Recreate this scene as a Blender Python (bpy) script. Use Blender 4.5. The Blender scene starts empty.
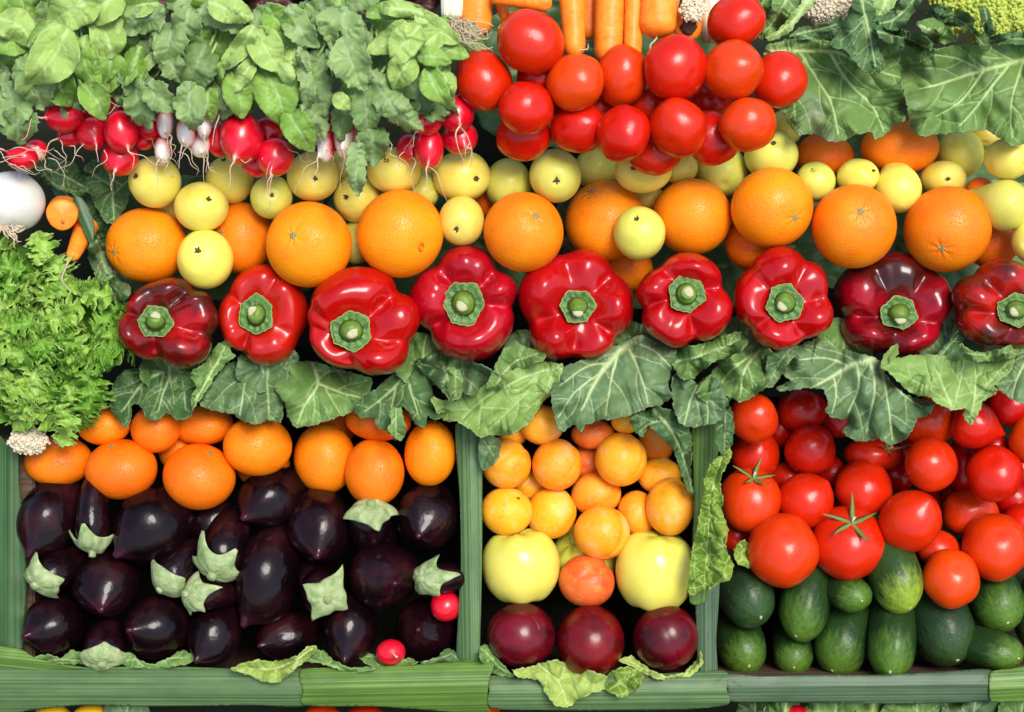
import bpy, math, random
import numpy as np
from mathutils import Matrix, Vector
from mathutils.geometry import delaunay_2d_cdt

# ------------------------------------------------------------------ frame
SC = bpy.context.scene
COL = SC.collection
DIST = 1.70                      # camera to the h = 0 sheet of the display
SLOPE = math.radians(40)         # the display leans back from the shopper
MM = 0.001
cS, sS = math.cos(SLOPE), math.sin(SLOPE)
D = Matrix(((1, 0, 0, 0), (0, cS, -sS, 0), (0, sS, cS, 0.95), (0, 0, 0, 1)))   # display (right, up-slope, out) -> world


def fac(h):
    return (DIST - h) / DIST


def P(px, py, h):
    f = fac(h) * MM
    return np.array([(px - 512.0) * f, (356.0 - py) * f, h])


def link(name, me, mat, parent=None, loc=None):
    o = bpy.data.objects.new(name, me)
    COL.objects.link(o)
    if me is not None and mat is not None:
        me.materials.append(mat)
    if parent is not None:
        o.parent = parent
    elif loc is not None:
        o.matrix_world = D @ Matrix.Translation(Vector([float(c) for c in loc]))
    return o


def tag(o, label=None, cat=None, group=None, kind=None):
    for k, v in (('label', label), ('category', cat), ('group', group), ('kind', kind)):
        if v:
            o[k] = v
    return o


def mesh(name, verts, faces, attrs=None, smooth=True):
    me = bpy.data.meshes.new(name)
    me.from_pydata([tuple(map(float, v)) for v in verts], [], [tuple(int(i) for i in f) for f in faces])
    me.update()
    if smooth:
        me.polygons.foreach_set('use_smooth', [True] * len(me.polygons))
    for k, a in (attrs or {}).items():
        a = np.asarray(a, dtype=np.float32)
        if a.ndim == 2:
            at = me.attributes.new(k, 'FLOAT_VECTOR', 'POINT'); at.data.foreach_set('vector', a.ravel())
        else:
            at = me.attributes.new(k, 'FLOAT', 'POINT'); at.data.foreach_set('value', a)
    return me


class Waves:
    """smooth noise: a sum of random plane waves"""
    def __init__(self, seed, freq, dim=3, n=7):
        r = np.random.RandomState(seed)
        d = r.normal(size=(n, dim)); d /= np.linalg.norm(d, axis=1)[:, None]
        self.k = d * (freq * r.uniform(0.5, 1.5, n))[:, None]
        self.p = r.uniform(0, 6.283, n); self.a = 1 / math.sqrt(n) * 1.2

    def __call__(self, X):
        return np.sin(X @ self.k.T + self.p).sum(1) * self.a


# ------------------------------------------------------------------ lathe bodies
def catmull(pts, n):
    pts = np.asarray(pts, float)
    seg = np.linalg.norm(np.diff(pts, axis=0), axis=1); t = np.r_[0, np.cumsum(seg)]; t /= t[-1]
    ext = np.vstack([2 * pts[0] - pts[1], pts, 2 * pts[-1] - pts[-2]])
    out = []
    for u in np.linspace(0, 1, n):
        i = min(np.searchsorted(t, u, 'right') - 1, len(pts) - 2); i = max(i, 0)
        w = (u - t[i]) / max(t[i + 1] - t[i], 1e-9)
        p0, p1, p2, p3 = ext[i], ext[i + 1], ext[i + 2], ext[i + 3]
        out.append(0.5 * (2 * p1 + (p2 - p0) * w + (2 * p0 - 5 * p1 + 4 * p2 - p3) * w * w + (3 * p1 - p0 - 3 * p2 + p3) * w ** 3))
    return np.array(out)


def lathe(profile, nseg=40, nring=28):
    """profile: (z, r) from the pole that faces out (+z) to the far pole; unit radius"""
    pr = catmull(profile, nring)
    V = [(0, 0, pr[0][0])]
    th = np.arange(nseg) * 2 * math.pi / nseg
    for z, r in pr[1:-1]:
        V += [(max(r, 0.001) * math.cos(a), max(r, 0.001) * math.sin(a), z) for a in th]
    V.append((0, 0, pr[-1][0]))
    F = [(0, 1 + j, 1 + (j + 1) % nseg) for j in range(nseg)]
    nr = nring - 2
    for i in range(nr - 1):
        a, b = 1 + i * nseg, 1 + (i + 1) * nseg
        F += [(a + j, b + j, b + (j + 1) % nseg, a + (j + 1) % nseg) for j in range(nseg)]
    last = len(V) - 1; a = 1 + (nr - 1) * nseg
    F += [(a + j, last, a + (j + 1) % nseg) for j in range(nseg)]
    return np.array(V, float), F


def sphere_profile(zf=1.0, zb=1.0, dimple=0.0, bdimple=0.0, n=13, pw=2.0):
    out = []
    for i in range(n):
        a = math.pi * i / (n - 1)
        r, z = math.sin(a), math.cos(a)
        z *= zf if z > 0 else zb
        z -= dimple * math.exp(-(r / 0.22) ** 2) if math.cos(a) > 0 else -bdimple * math.exp(-(r / 0.22) ** 2)
        out.append((z, r))
    return out


def axis_rot(ax, ay, flip=False):
    """rotation taking local +z to the display direction (ax, ay, +)"""
    m = math.hypot(ax, ay)
    if m > 0.995:
        ax, ay = ax / m * 0.995, ay / m * 0.995
    az = math.sqrt(max(0, 1 - ax * ax - ay * ay)) * (-1 if flip else 1)
    a = Vector((ax, ay, az)); q = Vector((0, 0, 1)).rotation_difference(a)
    return np.array(q.to_matrix())


def tube(pts, radii, nseg=6):
    """a tapering tube through display-space points"""
    pts = np.asarray(pts, float); n = len(pts)
    V, F = [], []
    up = np.array([0.13, 0.21, 0.97])
    for i in range(n):
        t = pts[min(i + 1, n - 1)] - pts[max(i - 1, 0)]; t /= max(np.linalg.norm(t), 1e-9)
        s = np.cross(t, up); s /= max(np.linalg.norm(s), 1e-6); b = np.cross(s, t)
        for j in range(nseg):
            a = 2 * math.pi * j / nseg
            V.append(pts[i] + radii[i] * (math.cos(a) * s + math.sin(a) * b))
    for i in range(n - 1):
        F += [(i * nseg + j, i * nseg + (j + 1) % nseg, (i + 1) * nseg + (j + 1) % nseg, (i + 1) * nseg + j) for j in range(nseg)]
    F.append(tuple(range(nseg))[::-1]); F.append(tuple((n - 1) * nseg + j for j in range(nseg)))
    return np.array(V), F


def join(parts):
    V, F, k = [], [], 0
    for v, f in parts:
        V.append(np.asarray(v, float)); F += [tuple(i + k for i in q) for q in f]; k += len(v)
    return np.vstack(V), F


# ------------------------------------------------------------------ leaves and other sheets
def inside(poly, X):
    x, y = X[:, 0], X[:, 1]
    r = np.zeros(len(X), bool)
    a = poly; b = np.roll(poly, -1, axis=0)
    for (x0, y0), (x1, y1) in zip(a, b):
        if y0 == y1:
            continue
        c = ((y0 > y) != (y1 > y)) & (x < (x1 - x0) * (y - y0) / (y1 - y0) + x0)
        r ^= c
    return r


def smooth_outline(pts, step, jag, seed, rough=False):
    pts = np.asarray(pts, float); n = len(pts)
    out = []
    for i in range(n):
        p0, p1, p2, p3 = pts[i - 1], pts[i], pts[(i + 1) % n], pts[(i + 2) % n]
        m = max(1, int(round(np.linalg.norm(p2 - p1) / step)))
        for k in range(m):
            w = k / m
            if rough:
                out.append(p1 * (1 - w) + p2 * w)
            else:
                t1, t2 = (p2 - p0) * 0.36, (p3 - p1) * 0.36
                h = w * w * (3 - 2 * w)
                out.append(p1 * (1 - h) + p2 * h + t1 * (w ** 3 - 2 * w * w + w) + t2 * (w ** 3 - w * w))
    out = np.array(out)
    if jag:
        r = np.random.RandomState(seed)
        t = np.roll(out, -1, 0) - np.roll(out, 1, 0)
        nrm = np.c_[t[:, 1], -t[:, 0]] / np.maximum(np.linalg.norm(t, axis=1), 1e-6)[:, None]
        s = np.arange(len(out)) * step
        w = sum(np.sin(s * 6.283 / L + r.uniform(0, 6.28)) * a for L, a in ((17, .5), (9, .5), (5.2, .45)))
        out = out + nrm * (w * jag)[:, None]
    return out


def seg_dist(X, pl, w0, w1):
    """1 on the polyline falling to 0 at its (tapering) width"""
    best = np.zeros(len(X)); n = len(pl) - 1; near = np.full(len(X), 99.)
    for i in range(n):
        a, b = pl[i], pl[i + 1]; ab = b - a
        t = np.clip(((X - a) @ ab) / max(ab @ ab, 1e-9), 0, 1)
        d = np.linalg.norm(X - a - t[:, None] * ab, axis=1)
        w = w0 + (w1 - w0) * (i + t) / n
        best = np.maximum(best, np.clip(1.25 - d / w, 0, 1)); near = np.minimum(near, d)
    return best, near


def grow_veins(ribs, poly, seed, gap=11, ang=50, bend=0.02, sub=True, w=1.0):
    """laterals marching away from each rib until they reach the edge, with finer side veins on them"""
    R = random.Random(seed); out = []; taken = []
    for pl, w0, w1 in ribs:
        taken += [q for q in catmull(np.array(pl, float), 40)]

    def one_in(p):
        return inside(poly, np.array([p]))[0]

    def march(p, a, turn, maxlen, w0):
        pl = [np.array(p)]; L = 0
        while L < maxlen:
            if L > 6 and len(taken) and np.min(np.sum((np.array(taken) - np.array(p)) ** 2, 1)) < 9.:
                break
            p = (p[0] + 3 * math.cos(a), p[1] + 3 * math.sin(a))
            if not one_in(p):
                break
            pl.append(np.array(p)); L += 3; a += turn * 3 + R.uniform(-.12, .12)
        return pl if len(pl) > 2 else None

    def along(pl, g, w0, ang_, depth, maxlen):
        pl = [np.array(q, float) for q in pl]; side = R.choice((-1, 1)); acc = g * R.uniform(.3, .9); total = sum(np.linalg.norm(pl[i + 1] - pl[i]) for i in range(len(pl) - 1)); run = 0
        for i in range(len(pl) - 1):
            d = pl[i + 1] - pl[i]; L = np.linalg.norm(d)
            if L < 1e-6:
                continue
            while acc <= L:
                q = pl[i] + d * acc / L
                t = (run + acc) / max(total, 1e-6)
                a = math.atan2(d[1], d[0]) + side * math.radians(ang_ + R.uniform(-9, 9))
                v = march((q[0], q[1]), a, -side * bend * R.uniform(.2, 1), maxlen, w0)
                if v:
                    out.append((np.array(v), w0 * (1.15 - .5 * t), w0 * .35)); taken.extend(v[2:])
                    if depth > 0:
                        along(v, g * .85, w0 * .6, 55, depth - 1, maxlen * .4)
                side = -side; acc += g * R.uniform(.7, 1.25)
            acc -= L; run += L

    for pl, w0, w1 in ribs:
        pl = catmull(np.array(pl, float), 14)
        out.append((pl, w0, w1))
        along(pl, gap, w, ang, 1 if sub else 0, 90)
    return out


def sheet(outline, ht, hb, ribs=(), spacing=1.6, jag=0.8, amp=4.0, freq=0.09, ruffle=4.0, quilt=0.8, seed=0, veins=True,
          gap=11, ang=50, vw=1.0, rough=False, along=None, hfun=None, curl=0.0, subv=True):
    """an outline in photograph pixels made into a bumpy, veined sheet at its own depth; amp/ruffle/quilt/curl in mm"""
    ol = smooth_outline(outline, spacing * 1.1, jag, seed, rough)
    lo, hi = ol.min(0), ol.max(0)
    r = np.random.RandomState(seed + 5)
    gx, gy = np.meshgrid(np.arange(lo[0], hi[0], spacing), np.arange(lo[1], hi[1], spacing * .87))
    gx = gx + (np.arange(gx.shape[0]) % 2)[:, None] * spacing / 2
    G = np.c_[gx.ravel(), gy.ravel()] + r.uniform(-.12, .12, (gx.size, 2)) * spacing
    G = G[inside(ol, G)]
    if len(G):
        d = np.sqrt(((G[:, None, :] - ol[None]) ** 2).sum(2)).min(1)
        G = G[d > spacing * .55]
    pts = [Vector((float(a), float(b))) for a, b in np.vstack([ol, G])]
    res = delaunay_2d_cdt(pts, [], [list(range(len(ol)))], 1, 1e-4)
    X = np.array([(v.x, v.y) for v in res[0]]); F = res[2]
    e = np.full(len(X), 1e9); k = np.zeros(len(X))
    dd = np.sqrt(((X[:, None, :] - ol[None]) ** 2).sum(2)); e = dd.min(1); k = dd.argmin(1) * spacing * 1.1
    vv = np.zeros(len(X)); puff = np.full(len(X), 30.)
    if veins and len(ribs):
        for pl, w0, w1 in grow_veins(ribs, ol, seed, gap, ang, w=vw, sub=subv):
            q_, nd = seg_dist(X, np.array(pl, float), w0, w1)
            vv = np.maximum(vv, q_ * (1.0 if w0 > 1.16 * vw else .62 if w0 > .62 * vw else .34))
            if w0 > .62 * vw:
                puff = np.minimum(puff, nd)
    t = (X[:, 1] - lo[1]) / max(hi[1] - lo[1], 1)
    h = ht + (hb - ht) * t
    if hfun is not None:
        h = h + hfun(X)
    N1, N2, N3 = Waves(seed + 1, freq, 2), Waves(seed + 2, .32, 2, 12), Waves(seed + 3, .09, 1, 5)
    edge = np.exp(-(e / 11.0))
    h = h + MM * (amp * N1(X) + quilt * N2(X) * (1 - .6 * vv) + quilt * 2.6 * (1 - np.exp(-puff / 4.5)) + ruffle * edge * (N3(k[:, None] * 1.6) + .4 * N2(X * .8)) - curl * edge ** 2)
    f = fac(h) * MM
    V = np.c_[(X[:, 0] - 512) * f, (356 - X[:, 1]) * f, h]
    c = V.mean(0)
    q = X - X.mean(0)
    if along is not None:
        a = np.array(along, float); a /= np.linalg.norm(a)
        q = np.c_[q @ a, q @ np.array([-a[1], a[0]])]
    lco = np.c_[q * MM, np.full(len(X), (seed % 97) * .37)]
    return V - c, F, c, {'vein': vv, 'lco': lco, 'edge': e}


def make_sheet(name, mat, parent=None, ploc=None, thick=0.7, **kw):
    V, F, c, at = sheet(**kw)
    if parent is not None:
        V = V + c - ploc
    # wind every face outward (towards +z)
    me = mesh(name, V, F, at)
    if sum(p.normal.z for p in me.polygons) < 0:
        me.flip_normals()
    o = link(name, me, mat, parent, c)
    m = o.modifiers.new('thickness', 'SOLIDIFY'); m.thickness = thick * MM; m.offset = 0
    return o
# ------------------------------------------------------------------ materials
class NT:
    def __init__(self, name):
        self.m = bpy.data.materials.new(name); self.m.use_nodes = True
        self.t = self.m.node_tree; self.t.nodes.clear()
        self.out = self.n('ShaderNodeOutputMaterial'); self.b = self.n('ShaderNodeBsdfPrincipled')
        self.t.links.new(self.b.outputs[0], self.out.inputs[0])
        self.lco = self.attr('lco')

    def n(self, t, **kw):
        x = self.t.nodes.new(t)
        for k, v in kw.items():
            setattr(x, k, v)
        return x

    def l(self, a, b):
        self.t.links.new(a, b)

    def attr(self, name, out='Vector'):
        return self.n('ShaderNodeAttribute', attribute_name=name).outputs[out]

    def noise(self, scale, detail=3, vec=None, rough=.55, dist=0):
        x = self.n('ShaderNodeTexNoise'); x.inputs['Scale'].default_value = scale; x.inputs['Detail'].default_value = detail
        x.inputs['Roughness'].default_value = rough; x.inputs['Distortion'].default_value = dist
        self.l(vec or self.lco_r(), x.inputs['Vector'])
        return x.outputs['Fac']

    def voro(self, scale, vec=None, feature='F1', rnd=1.0):
        x = self.n('ShaderNodeTexVoronoi', feature=feature); x.inputs['Scale'].default_value = scale; x.inputs['Randomness'].default_value = rnd
        self.l(vec or self.lco_r(), x.inputs['Vector'])
        return x.outputs['Distance']

    def lco_r(self):
        if not hasattr(self, '_r'):
            oi = self.n('ShaderNodeObjectInfo'); m = self.n('ShaderNodeMath', operation='MULTIPLY'); m.inputs[1].default_value = 37.0
            self.l(oi.outputs['Random'], m.inputs[0])
            a = self.n('ShaderNodeVectorMath', operation='ADD'); self.l(self.lco, a.inputs[0]); self.l(m.outputs[0], a.inputs[1])
            self._r = a.outputs[0]; self.rand = oi.outputs['Random']
        return self._r

    def scaled(self, sx, sy, sz):
        m = self.n('ShaderNodeVectorMath', operation='MULTIPLY'); self.l(self.lco_r(), m.inputs[0]); m.inputs[1].default_value = (sx, sy, sz)
        return m.outputs[0]

    def ramp(self, fac, stops):
        x = self.n('ShaderNodeValToRGB'); e = x.color_ramp.elements
        while len(e) < len(stops):
            e.new(.5)
        for el, (p, c) in zip(e, stops):
            el.position = p; el.color = (*c, 1) if len(c) == 3 else c
        self.l(fac, x.inputs[0])
        return x.outputs[0]

    def mix(self, fac, a, b, mode='MIX'):
        x = self.n('ShaderNodeMix', data_type='RGBA', blend_type=mode)
        for s, v in ((x.inputs[0], fac), (x.inputs[6], a), (x.inputs[7], b)):
            if isinstance(v, (int, float)):
                s.default_value = v
            elif isinstance(v, tuple):
                s.default_value = (*v, 1)
            else:
                self.l(v, s)
        return x.outputs[2]

    def math(self, op, a, b=None):
        x = self.n('ShaderNodeMath', operation=op)
        for s, v in zip(x.inputs, (a, b)):
            if v is None:
                continue
            if isinstance(v, (int, float)):
                s.default_value = v
            else:
                self.l(v, s)
        return x.outputs[0]

    def sep(self, v, k):
        x = self.n('ShaderNodeSeparateXYZ'); self.l(v, x.inputs[0])
        return x.outputs[k]

    def map(self, v, a, b, c=0., d=1.):
        x = self.n('ShaderNodeMapRange'); self.l(v, x.inputs[0])
        for i, q in enumerate((a, b, c, d)):
            x.inputs[1 + i].default_value = q
        return x.outputs[0]

    def bump(self, h, strength=.3, dist=.001):
        x = self.n('ShaderNodeBump'); x.inputs['Strength'].default_value = strength; x.inputs['Distance'].default_value = dist
        self.l(h, x.inputs['Height'])
        if hasattr(self, '_b'):
            self.l(self._b, x.inputs['Normal'])
        self._b = x.outputs[0]
        self.l(self._b, self.b.inputs['Normal'])

    def set(self, color=None, rough=None, spec=None, coat=None, coat_rough=.08, sss=None, sss_r=None):
        b = self.b
        for k, v in (('Base Color', color), ('Roughness', rough), ('Specular IOR Level', spec), ('Coat Weight', coat), ('Subsurface Weight', sss)):
            if v is None:
                continue
            if isinstance(v, (int, float)):
                b.inputs[k].default_value = v
            elif isinstance(v, tuple):
                b.inputs[k].default_value = (*v, 1)
            else:
                self.l(v, b.inputs[k])
        if coat:
            b.inputs['Coat Roughness'].default_value = coat_rough
        if sss:
            b.inputs['Subsurface Radius'].default_value = sss_r or (1, .4, .15)
            b.inputs['Subsurface Scale'].default_value = .004
        return self.m


def specks(nt, base, scale, size, color, amount=.8, vec=None):
    """tiny dots of their own colour scattered on a skin"""
    d = nt.voro(scale, vec)
    m = nt.map(d, size * .6, size, amount, 0.)
    return nt.mix(m, base, color)


def m_citrus(name, c0, c1, pores=26):
    t = NT(name)
    col = t.ramp(t.noise(1.1, 3), [(.32, c0), (.68, c1)])
    rnd = t.map(t.rand, 0, 1, .86, 1.08); col = t.mix(1.0, col, (1, 1, 1)) if False else col
    hs = t.n('ShaderNodeHueSaturation'); t.l(col, hs.inputs['Color']); t.l(rnd, hs.inputs['Value'])
    hs.inputs['Saturation'].default_value = 1.0; t.l(t.map(t.rand, 0, 1, .492, .506), hs.inputs['Hue'])
    pit = t.voro(pores)
    col = t.mix(t.map(pit, .0, .25, .18, 0.), hs.outputs[0], (c0[0] * .75, c0[1] * .7, c0[2] * .6))
    col = specks(t, col, 4.5, .05, (.25, .12, .02), .5)
    t.bump(t.map(pit, 0, .45), .6, .001); t.bump(t.noise(3.2, 3), .2, .002)
    return t.set(col, t.map(t.noise(5, 2), .3, .7, .36, .46), .32, sss=.06)


def m_skin(name, stops, nscale=1.2, rough=.3, coat=.0, spk=None, spk2=None, bump=.1, bscale=14, zgrad=None, sss=.0, hue=.006, val=(.88, 1.1), coat_rough=.08, spec=.35, patch=None):
    t = NT(name)
    col = t.ramp(t.noise(nscale, 4), stops)
    if patch:
        col = t.mix(t.map(t.noise(patch[0], 6, None, .65), .54, .68, 0, patch[1]), col, patch[2])
    if zgrad:
        z = t.sep(t.lco, 2)
        z = t.math('ADD', z, t.map(t.noise(2.2, 3), 0, 1, -.3, .3))
        col = t.mix(t.map(z, zgrad[0], zgrad[1]), col, zgrad[2])
    hs = t.n('ShaderNodeHueSaturation'); t.l(col, hs.inputs['Color']); t.l(t.map(t.rand, 0, 1, *val), hs.inputs['Value']); t.l(t.map(t.rand, 0, 1, *(hue if isinstance(hue, tuple) else (.5 - hue, .5 + hue))), hs.inputs['Hue'])
    col = hs.outputs[0]
    for s in (spk, spk2):
        if s:
            col = specks(t, col, *s)
    t.bump(t.noise(bscale, 2), bump, .0015)
    return t.set(col, t.map(t.noise(3, 2), .3, .7, rough * .8, rough * 1.25), spec, coat=coat, coat_rough=coat_rough, sss=sss)


def m_cucumber(name, dark, light):
    t = NT(name)
    z = t.sep(t.lco, 2)
    st = t.noise(1, 5, t.scaled(6.5, 6.5, .8), .62)
    k = t.math('ADD', t.map(z, -.7, 1.2, -.34, .40), t.map(st, .3, .7, -.10, .16))
    col = t.ramp(k, [(.0, dark), (.25, tuple(a * .55 + b * .45 for a, b in zip(dark, light))), (.62, light)])
    col = specks(t, col, 8, .09, (.42, .5, .25), .7)
    t.bump(t.noise(5, 3), .35, .002); t.bump(t.voro(8), .12, .001)
    return t.set(col, .36, .28)


def m_carrot(name):
    t = NT(name)
    col = t.ramp(t.noise(1.4, 4), [(.3, (.86, .19, .008)), (.7, (.94, .30, .03))])
    r = t.noise(1, 3, t.scaled(.7, .7, 5.5), .6)
    col = t.mix(t.map(r, .6, .74, 0, .55), col, (.62, .11, .01))
    col = t.mix(t.map(r, .36, .26, 0, .5), col, (.95, .45, .14))
    t.bump(r, .25, .0012)
    return t.set(col, .42, .3)


def m_radish(name, whitetip):
    t = NT(name)
    col = t.ramp(t.noise(1.6, 3), [(.3, (.54, .0015, .012)), (.7, (.72, .005, .022))])
    z = t.math('ADD', t.sep(t.lco, 2), t.map(t.noise(2.5, 3), 0, 1, -.28, .28))
    col = t.mix(t.map(z, *whitetip), col, (.92, .82, .70))
    col = specks(t, col, 5, .05, (.8, .5, .45), .5)
    t.bump(t.noise(9, 2), .12, .001)
    return t.set(col, .28, .5, coat=.25, coat_rough=.15, sss=.06)


def m_leaf(name, c0, c1, vein, veinmix=.85, net=70, rough=.42, trans=.16, bump=.35, edge=None, netmix=.06, blot=None):
    """net: cells per metre /1 of the fine vein network"""
    t = NT(name)
    c0, c1 = (c0[0], c0[1] * 1.03, c0[2] * .82), (c1[0], c1[1] * 1.03, c1[2] * .82)
    col = t.ramp(t.noise(22, 4), [(.28, c0), (.72, c1)])
    col = t.mix(t.map(t.noise(9, 2), .45, .75, 0, .35), col, tuple(min(1, x * 1.2) for x in c1))
    if blot:
        col = t.mix(t.map(t.noise(14, 4), .56, .72, 0, .7), col, blot)
    if edge:
        col = t.mix(t.map(t.attr('edge', 'Fac'), 0, 1.8, .4, 0), col, edge)
    nv = t.voro(net, feature='DISTANCE_TO_EDGE')
    nm = t.map(nv, 0, .075, netmix, 0)
    col = t.mix(nm, col, vein)
    v = t.attr('vein', 'Fac')
    col = t.mix(t.math('MULTIPLY', v, veinmix), col, tuple(min(.8, q * 1.2) for q in vein))
    hgt = t.math('ADD', t.map(nv, 0, .3), t.math('MULTIPLY', v, -.6))
    t.bump(hgt, bump, .0012); t.bump(t.noise(120, 3), .2, .0008)
    m = t.set(col, t.map(t.noise(30, 3), .3, .7, rough * .8, rough * 1.3), .25)
    tr = t.n('ShaderNodeBsdfTranslucent'); t.l(col, tr.inputs[0]); mx = t.n('ShaderNodeMixShader'); mx.inputs[0].default_value = trans
    t.l(t.b.outputs[0], mx.inputs[1]); t.l(tr.outputs[0], mx.inputs[2]); t.l(mx.outputs[0], t.out.inputs[0])
    return m


def m_leek(name, c0, c1, c2):
    t = NT(name)
    c0, c1, c2 = [(q[0], q[1], q[2] * .78) for q in (c0, c1, c2)]
    n = t.noise(1, 2, t.scaled(2, 620, 1), .5)
    n2 = t.noise(1, 2, t.scaled(3, 120, 1))
    col = t.ramp(n2, [(.25, c0), (.5, c1), (.78, c2)])
    col = t.mix(t.map(n, .48, .62, 0, .7), col, tuple(q * 1.7 for q in c1))
    col = t.mix(t.map(n, .48, .34, 0, .5), col, tuple(q * .8 for q in c0))
    col = t.mix(t.map(t.noise(1, 3, t.scaled(14, 45, 1)), .45, .7, 0, .5), col, tuple(q * .62 for q in c1))
    t.bump(n, .15, .0005); t.bump(n2, .15, .001)
    return t.set(col, .38, .2)


def m_plain(name, c0, c1, scale=8, rough=.6, bump=.3, bscale=20):
    t = NT(name)
    col = t.ramp(t.noise(scale, 4), [(.3, c0), (.7, c1)])
    t.bump(t.noise(bscale, 4), bump, .002)
    return t.set(col, rough, .4)


def m_wood(name, c0, c1):
    t = NT(name); g = t.n('ShaderNodeTexCoord').outputs['Generated']
    m = t.n('ShaderNodeVectorMath', operation='MULTIPLY'); t.l(g, m.inputs[0]); m.inputs[1].default_value = (3, 60, 20)
    n = t.noise(1, 5, m.outputs[0])
    t.bump(n, .4, .002)
    return t.set(t.ramp(n, [(.3, c0), (.7, c1)]), .8, .1)


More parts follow.
